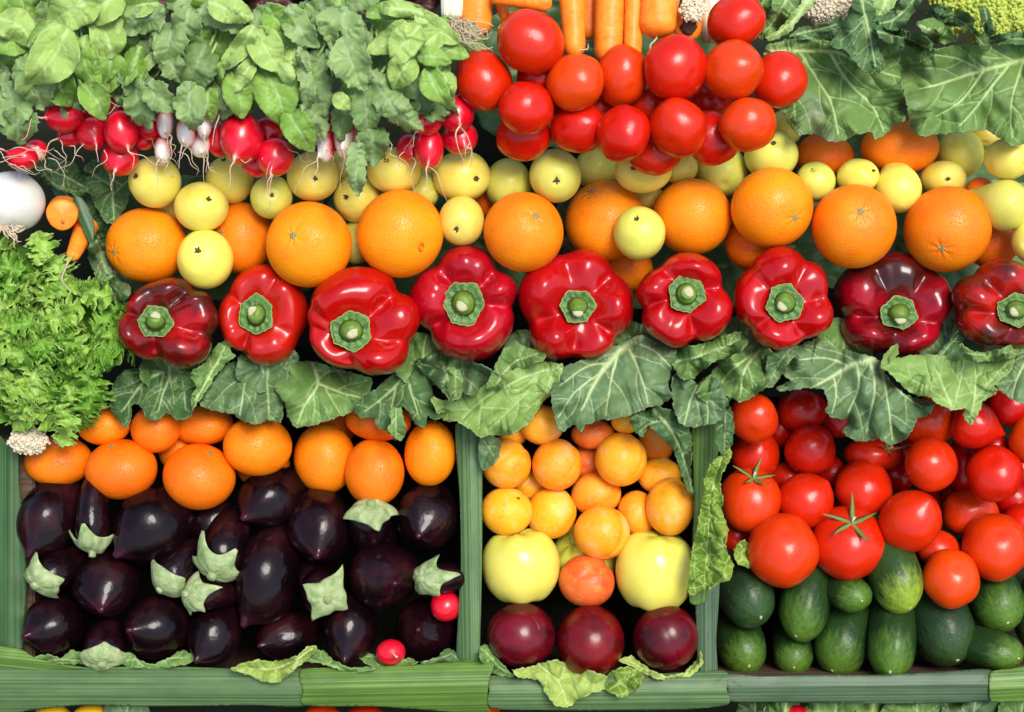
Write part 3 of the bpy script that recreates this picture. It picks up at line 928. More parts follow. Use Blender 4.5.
def b_onion(it):
    s = it['n']
    V, F = lathe([(1.02, 0), (1.0, .08), (.96, .22), (.84, .52), (.5, .88), (.05, 1.), (-.4, .9), (-.75, .6), (-1.0, .3), (-1.3, .15), (-1.35, 0)], 52, 36)
    V = lumpy(V, s, .012, 1.4)
    o = put(it, 'white_onion', 'onion', V, F, 'onion')
    c = P(it['cx'], it['cy'], it['h']); T = []
    R = random.Random(4)
    for k in range(26):
        a = R.uniform(-.4, 3.6); L = R.uniform(9, 24)
        p0 = (8 + R.uniform(-3, 3), 227 + R.uniform(-3, 3)); p1 = (p0[0] + L * math.cos(a), p0[1] + L * .9 * math.sin(a))
        T.append(tube(wiggle(p0, p1, k, 2.5, 8, it['h'] + .026, it['h'] + .028, .006) - c, [.0007] * 7 + [.0003], 5))
    link('roots', mesh('roots', *join(T), {'lco': np.vstack([t[0] for t in T]) * 20}), M['root'], o)
    return o


BUILD = dict(top_tomato=b_tomato, tomato=b_tomato, orange=b_orange, mandarin=b_orange, pear=b_pear, pepper=b_pepper, eggplant=b_eggplant,
             apricot=b_apricot, apple=b_apple, plum=b_plum, cucumber=b_cucumber, onion=b_onion)
# ------------------------------------------------------------------ DATA: photograph pixels, sizes, how far to the front, and what each one is
# big tomatoes of the top heap
TT = [
    (531, 41, 34, 33, 70, 'largest tomato at the upper left of the heap, below the carrots', (540, 10), {}),
    (484, 80, 29, 31, 66, 'tomato at the left end of the top heap, beside the radish leaves', None, {}),
    (526, 109, 28, 27, 72, 'tomato low on the left of the heap, under the biggest one', None, {}),
    (576, 83, 29, 29, 78, 'tomato directly below the thin carrot tip in the heap', None, {}),
    (622, 75, 26, 31, 74, 'tomato right of the one under the carrot tip, touching two carrots', (632, 92), dict(scar=True)),
    (675, 67, 32, 33, 76, 'broad tomato at the middle of the heap, below the blunt carrot end', None, {}),
    (733, 70, 30, 30, 79, 'tomato just beneath the topmost tomato of the heap', None, {}),
    (736, 21, 29, 27, 75, 'topmost tomato of the heap, beside the cauliflower leaves', None, {}),
    (780, 80, 28, 29, 70, 'tomato at the right end of the heap, lying on the big cabbage leaf', None, {}),
    (748, 124, 29, 27, 79, 'tomato at the lower right of the heap, above the yellow pears', (762, 134), dict(scar=True)),
    (679, 128, 29, 30, 82, 'tomato at the front of the lower row of the heap, right of centre', None, {}),
    (624, 133, 27, 29, 76, 'tomato in the lower row of the heap with a speckled shine', None, {}),
    (579, 127, 28, 26, 66, 'tomato half hidden under the one below the carrot tip', None, {}),
    (523, 136, 28, 25, 60, 'tomato at the lower left of the heap, mostly covered by another', None, {}),
    (656, 151, 27, 25, 64, 'lowest tomato of the heap, hanging over a yellow pear', None, {}),
    (711, 138, 28, 28, 66, 'tomato wedged between two front ones at the lower right of the heap', None, {}),
    (600, 106, 22, 22, 40, 'shaded tomato in the gap right of the one under the carrot tip', None, {}),
    (649, 104, 20, 20, 38, 'shaded tomato in the gap below the broad middle tomato of the heap', None, {}),
    (552, 104, 18, 18, 36, 'shaded tomato in the gap at the left middle of the heap', None, {}),
    (540, 80, 25, 25, 40, 'shaded tomato deep in the gap under the biggest one', None, {}),
    (708, 104, 25, 25, 42, 'shaded tomato glimpsed in the gap at the middle of the heap', None, {}),
]
for cx, cy, rx, ry, la, lb, po, kw in TT:
    add('top_tomato', cx, cy, rx, ry, la, lb, po, **kw)

OO = [
    (147, 246, 41, 38, 58, 'leftmost orange, above the darkest pepper at the left', (118, 254), {}),
    (241, 238, 32, 36, 50, 'orange behind the pears, second from the left, with a green button', (225, 234), {}),
    (309, 245, 43, 43, 60, 'orange with a puckered green button, above the second and third peppers', (297, 238), {}),
    (401, 234, 43, 44, 62, 'orange with a navel ring at its lower right', (424, 249), dict(navel=True)),
    (524, 232, 40, 40, 58, 'orange with its green button up, above the gap between two middle peppers', (536, 218), {}),
    (605, 221, 40, 41, 56, 'reddish orange to the left of the bright green pear', (589, 192), {}),
    (692, 217, 39, 38, 56, 'orange with no button in view, to the right of the bright green pear', None, {}),
    (772, 207, 41, 40, 60, 'orange below the right end of the tomato heap, button at lower right', (791, 221), {}),
    (853, 226, 42, 42, 60, 'reddish orange with its button high, left of the tall upright pear', (853, 214), {}),
    (947, 229, 43, 43, 60, 'orange with its button near the bottom edge, right of the upright pear', (933, 252), {}),
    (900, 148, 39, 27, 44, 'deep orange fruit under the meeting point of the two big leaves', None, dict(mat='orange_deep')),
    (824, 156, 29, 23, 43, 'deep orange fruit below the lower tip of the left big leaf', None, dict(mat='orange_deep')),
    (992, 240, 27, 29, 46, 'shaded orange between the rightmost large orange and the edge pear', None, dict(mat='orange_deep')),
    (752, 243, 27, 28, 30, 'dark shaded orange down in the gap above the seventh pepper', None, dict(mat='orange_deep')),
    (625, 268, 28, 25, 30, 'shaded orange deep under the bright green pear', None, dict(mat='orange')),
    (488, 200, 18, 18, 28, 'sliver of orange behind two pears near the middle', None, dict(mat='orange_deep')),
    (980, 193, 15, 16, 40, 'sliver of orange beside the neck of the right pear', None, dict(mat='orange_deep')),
]
for cx, cy, rx, ry, la, lb, po, kw in OO:
    add('orange', cx, cy, rx, ry, la, lb, po, **kw)

PP = [
    (155, 182, 26, 26, 56, 'yellow pear at the left end, under the hanging red radish', (140, 178), {}),
    (202, 207, 27, 25, 60, 'yellow pear above the front left pear, calyx to the right', (213, 201), {}),
    (205, 259, 28, 30, 66, 'yellow pear lying at the front between the two leftmost oranges', (203, 252), {}),
    (230, 179, 24, 24, 52, 'yellow pear under the round red radishes, a root thread down its side', (226, 160), {}),
    (271, 197, 21, 22, 55, 'green yellow pear above the second orange', (275, 197), dict(mat='pear_green')),
    (313, 176, 26, 25, 54, 'yellow pear under the pale radish tips, above the puckered orange', (318, 181), {}),
    (357, 199, 24, 24, 56, 'yellow pear beneath the grey strap leaf', (348, 199), {}),
    (394, 170, 27, 23, 52, 'yellow pear under the right radish bunch with a dark calyx on top', (388, 163), {}),
    (423, 178, 21, 21, 40, 'pear mostly hidden beneath the right red radishes', None, {}),
    (422, 192, 18, 18, 46, 'small pear peeping over the navel orange', None, dict(mat='pear_green')),
    (462, 177, 29, 26, 52, 'wide yellow pear under the pink radish root, right of the radishes', (477, 181), {}),
    (461, 221, 23, 25, 55, 'yellow pear between the navel orange and the button orange', (457, 231), {}),
    (508, 184, 23, 26, 45, 'shaded pear left of the round green yellow one, below the tomatoes', None, dict(mat='pear_green')),
    (555, 176, 26, 27, 53, 'green yellow pear with a round calyx spot, under the low left tomato', (556, 183), dict(mat='pear_green')),
    (598, 168, 23, 22, 34, 'shaded pear in the gap below the lower tomato row', None, dict(mat='pear_green')),
    (643, 170, 29, 23, 46, 'yellow pear with a star calyx, under the lowest tomato', (632, 170), {}),
    (680, 168, 18, 17, 36, 'yellow pear edge right of the lowest tomato', None, {}),
    (722, 172, 26, 26, 50, 'green yellow pear below the wedged tomato, without a calyx in view', None, dict(mat='pear_green')),
    (771, 155, 27, 25, 50, 'pear below the lower right tomato, calyx at its centre', (770, 146), dict(mat='pear_green')),
    (815, 182, 20, 20, 52, 'small greenest pear between two large oranges at the right', (810, 172), dict(mat='pear_green')),
    (858, 177, 21, 18, 54, 'small yellow pear behind the high button orange', (871, 172), {}),
    (898, 189, 23, 24, 50, 'tall yellow pear standing neck down between two oranges', None, dict(neck=True, tilt=(.02, -.8), cap=.02)),
    (943, 179, 23, 18, 52, 'yellow pear with a wide star calyx above the rightmost large orange', (943, 181), {}),
    (960, 154, 23, 25, 46, 'shaded yellow pear under the right big leaf', None, {}),
    (1008, 159, 23, 21, 48, 'yellow pear at the right edge with its calyx at the side', (1021, 165), {}),
    (1005, 205, 26, 24, 62, 'pear lying on its side at the right edge, neck to the upper left', (1024, 211), dict(neck=True, plen=1.1, mat='pear_green', minor=25)),
    (1034, 240, 22, 24, 60, 'yellow pear cut by the right edge of the view', None, {}),
    (640, 233, 26, 27, 70, 'bright green yellow pear in front, between two middle oranges', (635, 220), dict(mat='pear_green')),
    (785, 128, 18, 18, 38, 'yellow pear edge at the foot of the left big leaf', None, {}),
    (985, 134, 17, 14, 36, 'small yellow pear peeping under the lobes of the right big leaf', None, {}),
    (357, 243, 20, 22, 28, 'shaded pear deep between the puckered orange and the navel orange', None, dict(mat='pear_green')),
    (648, 198, 17, 14, 26, 'pear edge glimpsed between two oranges behind the bright green pear', None, {}),
    (172, 208, 17, 16, 26, 'pear edge behind the leftmost orange and its pears', None, {}),
    (343, 168, 17, 18, 28, 'shaded pear behind the white tipped radishes', None, {}),
]
for cx, cy, rx, ry, la, lb, po, kw in PP:
    add('pear', cx, cy, rx, ry, la, lb, po, **kw)

BP = [
    (167, 323, 50, 46, 'darkest brown red pepper at the left end of the row', dict(mat='pepper_dark', off=(-9, -1), cr=17, gro=[165, 60, -20, -105], lean=(.02, .1))),
    (262, 315, 45, 51, 'bright red pepper second from the left', dict(off=(-4, 0), cr=17, gro=[65, 150, -30, -120], lean=(-.05, .05))),
    (363, 321, 57, 55, 'wide red pepper third from the left with its green stem low', dict(off=(-11, 11), cr=20, gro=[45, -25, -100, 185], lean=(.02, -.03))),
    (463, 303, 54, 59, 'tall glossy red pepper fourth from the left', dict(off=(1, 1), cr=20, gro=[130, 45, -5, -145], lean=(-.02, -.03))),
    (577, 304, 59, 56, 'knobbly red pepper in the middle of the row', dict(off=(0, 3), cr=17, gro=[105, 40, -35, -95, -160], lean=(.0, -.10))),
    (685, 300, 48, 48, 'squarish red pepper right of the middle one', dict(off=(0, -6), cr=18, gro=[125, 20, -75, -170], lean=(.02, .02))),
    (785, 298, 50, 52, 'red pepper third from the right end with a flat green calyx', dict(off=(-3, 6), cr=18, gro=[140, 65, 5, -65, -140], lean=(-.05, -.05))),
    (895, 303, 60, 53, 'wide dark red pepper second from the right end', dict(mat='pepper_dark', off=(0, 11), cr=18, gro=[120, 50, -25, -100, -165], lean=(.0, -.12))),
    (1006, 303, 51, 46, 'dark red pepper cut by the right edge', dict(mat='pepper_dark', off=(6, 8), cr=18, gro=[130, 60, -100, 190], lean=(-.05, -.03), seed=4)),
]
for cx, cy, rx, ry, lb, kw in BP:
    add('pepper', cx, cy, rx, ry, 57, lb, None, tilt=(0, 0), **kw)

MA = [
    (58, 461, 34, 25, 22, 'leftmost mandarin, under the cauliflower crumb', None, {}),
    (121, 469, 36, 30, 26, 'mandarin with a small stem at its upper edge, second from the left', (114, 444), dict(bs=.06)),
    (199, 476, 36, 33, 28, 'lowest mandarin of the left group, a faint seam down it', (214, 450), dict(bs=.05)),
    (103, 425, 27, 20, 16, 'mandarin peeping out under the frilly lettuce', None, {}),
    (155, 429, 25, 24, 18, 'small mandarin below the left veined leaf', None, {}),
    (203, 425, 31, 20, 18, 'mandarin half covered by the curled blue green leaf', None, {}),
    (258, 446, 34, 30, 22, 'reddish mandarin left of the middle pair', None, {}),
    (324, 459, 31, 35, 26, 'tall mandarin left of the front one, at the right of the bin', None, {}),
    (374, 472, 30, 34, 30, 'front mandarin touching the pale eggplant calyx', None, {}),
    (430, 453, 26, 33, 26, 'mandarin against the leek divider', None, {}),
    (378, 421, 33, 20, 18, 'mandarin partly covered by the ragged leaf lobe', None, {}),
    (335, 425, 22, 20, 8, 'shaded mandarin behind the tall one, under the pale leaf', None, {}),
    (263, 466, 27, 22, 10, 'shaded mandarin under the reddish one, above the eggplants', None, {}),
    (178, 452, 20, 20, 6, 'shaded mandarin in the gap above the lowest one', None, {}),
]
for cx, cy, rx, ry, la, lb, po, kw in MA:
    add('mandarin', cx, cy, rx, ry, la, lb, po, **kw)

EG = [
    (47, 521, 30, 35, 20, 'dark eggplant in the top left corner of its bin, tip down', (36, 551), {}),
    (151, 527, 38, 37, 24, 'glossy eggplant under two mandarins, purple tip to the lower left', (124, 551), {}),
    (214, 524, 26, 30, 10, 'eggplant reflecting orange below the lowest mandarin', (222, 545), {}),
    (106, 585, 34, 33, 20, 'eggplant with a shiny ridge, between two loose calyxes at the left', (110, 603), {}),
    (52, 627, 29, 30, 20, 'eggplant in the bottom left corner of its bin', (34, 631), {}),
    (155, 628, 32, 32, 20, 'eggplant at the bottom with a round pale tip, right of the low calyx', (136, 625), {}),
    (213, 637, 27, 31, 20, 'eggplant at the bottom with its tip at the leek strip', (201, 656), {}),
    (266, 578, 33, 44, 22, 'long eggplant in the middle with a bright blue ridge, tip down', (248, 618), {}),
    (269, 500, 31, 29, 16, 'eggplant under the reddish mandarin, tip to the lower left', (249, 515), {}),
    (319, 529, 32, 34, 20, 'eggplant below the tall mandarin, tip straight down', (321, 552), {}),
    (426, 517, 32, 33, 20, 'eggplant beside the leek divider, under the right mandarin', (420, 533), {}),
    (383, 576, 36, 34, 24, 'round speckled eggplant right of the spiky calyx, lower right', (397, 578), dict(pale=True)),
    (285, 635, 30, 26, 20, 'purple eggplant at the bottom above the pale lettuce scrap', (264, 641), {}),
    (350, 631, 27, 32, 22, 'eggplant at the bottom with a long white shine, left of the loose radish', (347, 656), {}),
    (425, 629, 30, 32, 18, 'eggplant in the bottom right corner of its bin', (420, 624), {}),
    (376, 538, 26, 24, 8, 'eggplant in deep shade below the front mandarin', (370, 545), {}),
    (180, 552, 26, 22, 6, 'eggplant in deep shade behind the three middle calyxes', (178, 560), {}),
    (310, 575, 24, 24, 6, 'eggplant in deep shade behind the spiky calyx', (306, 580), {}),
    (93, 526, 17, 24, 30, 'eggplant whose calyx opens upward in two horns, between two dark fruits', (94, 549), dict(stem=True, turn=2.2, sepals=4, reach=.95, spike=.65)),
    (52, 573, 22, 19, 30, 'eggplant with a flat calyx and pale stem end, at the left edge of its bin', (42, 582), dict(stem=True, turn=.6, sepals=4, reach=.95, spike=.45)),
    (174, 573, 18, 20, 30, 'eggplant with a smooth drooping calyx, left of the other middle two', (164, 586), dict(stem=True, sepals=3, reach=1.15, spike=.3)),
    (222, 552, 23, 25, 34, 'eggplant with tall spiky sepals, uppermost of the middle three', (216, 571), dict(stem=True, turn=1.2, sepals=5, reach=.95, spike=.7)),
    (206, 593, 21, 18, 32, 'eggplant with a ragged calyx, lowest of the middle three', (191, 592), dict(stem=True, turn=.3, sepals=5, reach=.95, spike=.45)),
    (104, 648, 21, 18, 32, 'eggplant calyx sitting on the lower leek strip at the left', (106, 660), dict(stem=True, turn=2.5, sepals=4, reach=1.0, spike=.4)),
    (370, 521, 21, 19, 34, 'eggplant with a pale round calyx right under the front mandarin', (372, 505), dict(stem=True, turn=.5, sepals=4, reach=1.05, spike=.4)),
    (324, 593, 23, 23, 34, 'eggplant with a starry calyx facing out, in the lower middle', (330, 595), dict(stem=True, turn=-.26, sepals=4, reach=.76, spike=.42, sp=[1.35, .6, .75, .5])),
    (440, 578, 23, 16, 34, 'eggplant with a calyx touching the leek divider, above the loose radish', (424, 577), dict(stem=True, turn=2.9, sepals=5, reach=.95, spike=.45)),
]
for cx, cy, rx, ry, la, lb, po, kw in EG:
    add('eggplant', cx, cy, rx, ry, la, lb, po, cap=.015 if kw.get('stem') else 0., plen=1.2 if not kw.get('stem') else 1.0, **kw)

AP = [
    (506, 464, 25, 25, 24, 'smooth apricot at the top left of its bin, by the torn leaf', None, {}),
    (556, 465, 25, 26, 24, 'apricot with a rosy cheek, right of the smooth top left one', (565, 478), dict(scar=.04)),
    (621, 459, 26, 27, 26, 'apricot in the upper middle of the bin, under the blue green leaf', None, {}),
    (507, 512, 26, 24, 26, 'apricot with a dark brown spot, at the left wall of the bin', (519, 496), dict(scar=.16)),
    (551, 513, 25, 26, 24, 'apricot left of the heart shaped one, above the left apple', None, {}),
    (596, 494, 25, 22, 24, 'scuffed apricot directly above the heart shaped one', None, {}),
    (602, 532, 28, 27, 30, 'heart shaped apricot in front, between the two apples', (606, 556), dict(crease=.1, scar=.03)),
    (670, 506, 24, 29, 28, 'egg shaped apricot above the right apple', None, {}),
    (637, 514, 20, 23, 20, 'apricot partly hidden behind the egg shaped one', None, {}),
    (660, 475, 22, 18, 20, 'apricot just above the egg shaped one', None, {}),
    (657, 443, 18, 21, 18, 'apricot under the dark drooping leaf', None, {}),
    (542, 425, 22, 20, 20, 'apricot at the top left, half under the pale leaf', None, {}),
    (593, 434, 22, 15, 20, 'reddest apricot, under the fringe of the blue green leaf', None, dict(mat='apricot_red')),
    (626, 421, 15, 13, 16, 'small apricot under the edge of the blue green leaf', None, {}),
    (513, 432, 16, 14, 16, 'apricot edge under the pale leaf at the divider', None, {}),
    (586, 582, 28, 26, 36, 'blushing creased apricot at the lower front, between the apples', None, dict(mat='apricot_red', crease=.08)),
    (588, 462, 19, 19, 8, 'shaded red apricot in the gap at the upper middle', None, dict(mat='apricot_red')),
    (531, 486, 18, 16, 8, 'shaded apricot in the gap at the left of the bin', None, {}),
]
for cx, cy, rx, ry, la, lb, po, kw in AP:
    add('apricot', cx, cy, rx, ry, la, lb, po, **kw)
add('apple', 521, 567, 39, 37, 26, 'yellow apple at the left wall of the middle bin', None, tilt=(-.1, 1.1))
add('apple', 655, 572, 40, 40, 26, 'yellow apple at the right of the middle bin, beside the savoy leaf', None, tilt=(.12, 1.1))
add('apple', 588, 556, 33, 33, 12, 'yellow apple behind the heart shaped apricot', None)
add('plum', 521, 635, 34, 32, 34, 'dark red plum at the left of the three')
add('plum', 590, 641, 34, 36, 38, 'dark red plum in the middle of the three, on the pale lettuce', (593, 618))
add('plum', 666, 638, 33, 33, 34, 'dark red plum at the right of the three', (679, 660))

BT = [
    (754, 418, 23, 24, 22, 'tomato at the top left of the right bin, beside the hanging leaf', None, {}),
    (801, 408, 24, 22, 12, 'tomato in shade under the leaves at the top of the right bin', None, dict(mat='tomato_shaded')),
    (811, 450, 29, 24, 20, 'plum tomato with its pointed tip to the lower right, upper left of the bin', (837, 468), dict(plum=True, minor=26, plen=1.0)),
    (755, 457, 23, 26, 18, 'tomato behind the one with the green calyx, at the left wall', None, {}),
    (751, 500, 29, 31, 26, 'tomato with a spread green calyx on top, at the left wall', (751, 474), dict(calyx=5, lift=.3)),
    (806, 499, 27, 29, 24, 'tilted plum tomato right of the calyx tomato', (826, 480), dict(plum=True, minor=28, long=1.05, plen=1.1)),
    (782, 551, 34, 35, 32, 'large orange red tomato at the front above the cucumbers', (782, 527), {}),
    (848, 543, 35, 35, 30, 'large tomato with a loose curly calyx, right of the orange red one', (847, 518), dict(calyx=5, sl=.6, lift=.3)),
    (863, 488, 27, 27, 24, 'tomato above the large one with the curly calyx', None, {}),
    (872, 454, 27, 17, 18, 'tomato with a dry brown calyx, under the big veined leaf', (887, 447), dict(calyx=4, lift=.3)),
    (930, 422, 26, 23, 18, 'tomato between the veined leaf and the light green leaf', (942, 434), dict(scar=True)),
    (975, 425, 27, 21, 20, 'sharply pointed plum tomato under the light green leaf', (1003, 434), dict(plum=True, minor=24, plen=.85, tip=.35)),
    (1009, 405, 22, 20, 14, 'tomato at the upper right, under the rightmost leaf', None, dict(mat='tomato_shaded')),
    (1035, 440, 24, 25, 18, 'tomato cut by the right edge, high in the bin', None, {}),
    (931, 465, 25, 26, 26, 'smooth round tomato in the upper middle of the right bin', None, {}),
    (962, 466, 17, 26, 18, 'tomato squeezed between two round ones, upper right', None, dict(mat='tomato_shaded')),
    (995, 474, 26, 27, 26, 'round tomato with a shine near its middle, upper right of the bin', None, {}),
    (911, 520, 30, 33, 28, 'big tilted plum tomato in the middle of the bin', (924, 497), dict(plum=True, minor=30, long=1.12, plen=1.2)),
    (970, 513, 27, 24, 22, 'wide tomato above the large right front one', (974, 515), dict(scar=True)),
    (994, 547, 31, 32, 32, 'large tomato at the right front, above the cucumbers', (992, 528), {}),
    (950, 578, 27, 28, 34, 'lowest tomato, resting between two cucumbers', (953, 562), dict(scar=True)),
    (938, 549, 21, 18, 22, 'small tomato behind the lowest one', None, {}),
    (1014, 498, 22, 20, 16, 'tomato at the right behind the shiny round one', None, dict(mat='tomato_shaded')),
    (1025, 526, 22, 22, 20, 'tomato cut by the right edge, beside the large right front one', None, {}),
    (897, 474, 18, 17, 6, 'dark tomato deep in the gap left of the smooth round one', None, dict(mat='tomato_shaded')),
    (735, 534, 18, 18, 10, 'dark tomato behind the savoy leaf', None, dict(mat='tomato_shaded')),
    (786, 480, 17, 17, 5, 'dark tomato in the gap right of the calyx tomato', None, dict(mat='tomato_shaded')),
    (838, 420, 18, 18, 8, 'dark tomato behind the lobes of the big veined leaf', None, dict(mat='tomato_shaded')),
    (992, 447, 16, 15, 5, 'dark tomato under the sharp tip of the plum tomato', None, dict(mat='tomato_shaded')),
    (780, 430, 16, 16, 4, 'dark tomato in the gap right of the top left tomato of the right bin', None, dict(mat='tomato_shaded')),
    (848, 515, 16, 16, 4, 'dark tomato behind the curly calyx of the large front tomato', None, dict(mat='tomato_shaded')),
    (830, 472, 15, 15, 3, 'dark tomato in the gap under the tip of the upper left plum tomato', None, dict(mat='tomato_shaded')),
    (955, 492, 14, 14, 3, 'dark tomato in the gap above the wide tomato', None, dict(mat='tomato_shaded')),
    (905, 450, 15, 15, 3, 'dark tomato in the gap left of the smooth round one, under the veined leaf', None, dict(mat='tomato_shaded')),
    (1018, 470, 14, 16, 3, 'dark tomato at the right edge beside the round shiny one', None, dict(mat='tomato_shaded')),
    (815, 530, 14, 14, 3, 'dark tomato in the gap between the two largest front tomatoes', None, dict(mat='tomato_shaded')),
    (935, 505, 14, 14, 3, 'dark tomato in the gap right of the big tilted plum tomato', None, dict(mat='tomato_shaded')),
]
for cx, cy, rx, ry, la, lb, po, kw in BT:
    add('tomato', cx, cy, rx * 1.06, ry * 1.06, la, lb, po, **kw)

CU = [
    (748, 598, 28, 32, 22, 'thick cucumber at the left wall of its bin', (757, 613), dict(mat='cucumber_dark')),
    (743, 650, 25, 27, 20, 'cucumber at the lower left corner with a bright green end', (746, 662), {}),
    (803, 608, 25, 35, 24, 'cucumber under the orange red tomato, streaked light green', (793, 632), {}),
    (852, 595, 21, 18, 20, 'short cucumber under the large calyx tomato', (858, 598), {}),
    (897, 581, 26, 33, 22, 'cucumber with the palest yellow green end, left of the lowest tomato', (905, 604), dict(mat='cucumber_light')),
    (793, 656, 20, 20, 16, 'small cucumber in the lower row, second from the left', (791, 664), {}),
    (841, 645, 27, 33, 22, 'slanting cucumber in the lower row, third from the left', (829, 666), {}),
    (891, 648, 24, 34, 20, 'cucumber with a scratch, in the lower row', (885, 667), {}),
    (943, 631, 32, 36, 22, 'darkest cucumber, below the lowest tomato', (951, 655), dict(mat='cucumber_dark')),
    (997, 603, 28, 31, 22, 'cucumber under the large right front tomato', (1000, 618), {}),
    (998, 652, 26, 20, 18, 'cucumber at the lower right pointing right', (1013, 655), {}),
    (1036, 622, 22, 30, 16, 'cucumber cut by the right edge', None, dict(mat='cucumber_dark')),
]
for cx, cy, rx, ry, la, lb, po, kw in CU:
    add('cucumber', cx, cy, rx, ry, la, lb, po, **kw)

add('onion', 12, 201, 33, 31, 60, 'large white onion at the left edge above the frilly lettuce', (9, 226))

# radishes: bulb centre, radii, pole = root tip side; bunch number
RA = [
    (64, 116, 17, 14, 62, (49, 120), 0, 0), (70, 135, 12, 11, 54, (62, 140), 0, 0), (93, 134, 14, 15, 60, (100, 146), 0, 0), (96, 118, 15, 11, 58, (82, 118), 0, 0),
    (121, 131, 15, 19, 66, (131, 150), 0, 0), (120, 158, 16, 16, 64, (119, 173), 0, 0), (121, 104, 13, 15, 56, (124, 93), 0, 0), (150, 129, 11, 10, 50, (156, 122), 0, 0), (144, 141, 9, 8, 44, None, 0, 0),
    (22, 158, 14, 11, 50, (8, 152), 0, 0), (36, 150, 11, 10, 48, (30, 160), 0, 1),
    (165, 122, 8, 16, 72, (168, 135), 1, 1), (186, 131, 9, 15, 74, (185, 144), 1, 1), (204, 120, 8, 18, 74, (207, 137), 1, 1), (200, 143, 10, 14, 72, (204, 155), 1, 1), (163, 149, 8, 14, 70, (163, 160), 1, 1),
    (242, 138, 19, 23, 66, (238, 160), 2, 0), (218, 138, 11, 17, 60, (220, 128), 2, 0), (224, 103, 8, 14, 52, None, 2, 0), (275, 157, 17, 18, 64, (273, 174), 2, 0), (269, 129, 15, 11, 60, (270, 140), 2, 0), (257, 164, 14, 12, 56, None, 2, 0),
    (326, 137, 9, 24, 74, (319, 158), 3, 1), (344, 133, 10, 23, 75, (344, 152), 3, 1), (351, 138, 7, 13, 56, (350, 150), 3, 1),
    (426, 119, 15, 15, 66, (420, 129), 4, 0), (457, 114, 15, 17, 66, (461, 128), 4, 0), (429, 149, 13, 19, 64, (429, 167), 4, 0), (460, 138, 16, 15, 60, (466, 150), 4, 0), (410, 148, 12, 13, 54, None, 4, 0),
]
for cx, cy, rx, ry, la, po, b, tp in RA:
    g = 1.06 if tp else 1.13
    add('radish', cx, cy, rx * g, ry * g, la, None, po, bunch=b, tipw=tp)
LOOSE_RADISH = [
    (446, 606, 15, 15, 34, 'loose red radish hanging under an eggplant calyx', (433, 592)),
    (391, 652, 15, 13, 34, 'loose red radish lying on the lower leek strip', (398, 655)),
]
for cx, cy, rx, ry, la, lb, po in LOOSE_RADISH:
    add('radish', cx, cy, rx, ry, la, lb, po, cap=.02, bunch=None, tipw=0)
# ------------------------------------------------------------------ cabbage leaves, traced outlines each at its own depth
def rib(*pts, w0=2.6, w1=.8):
    return (pts, w0, w1)


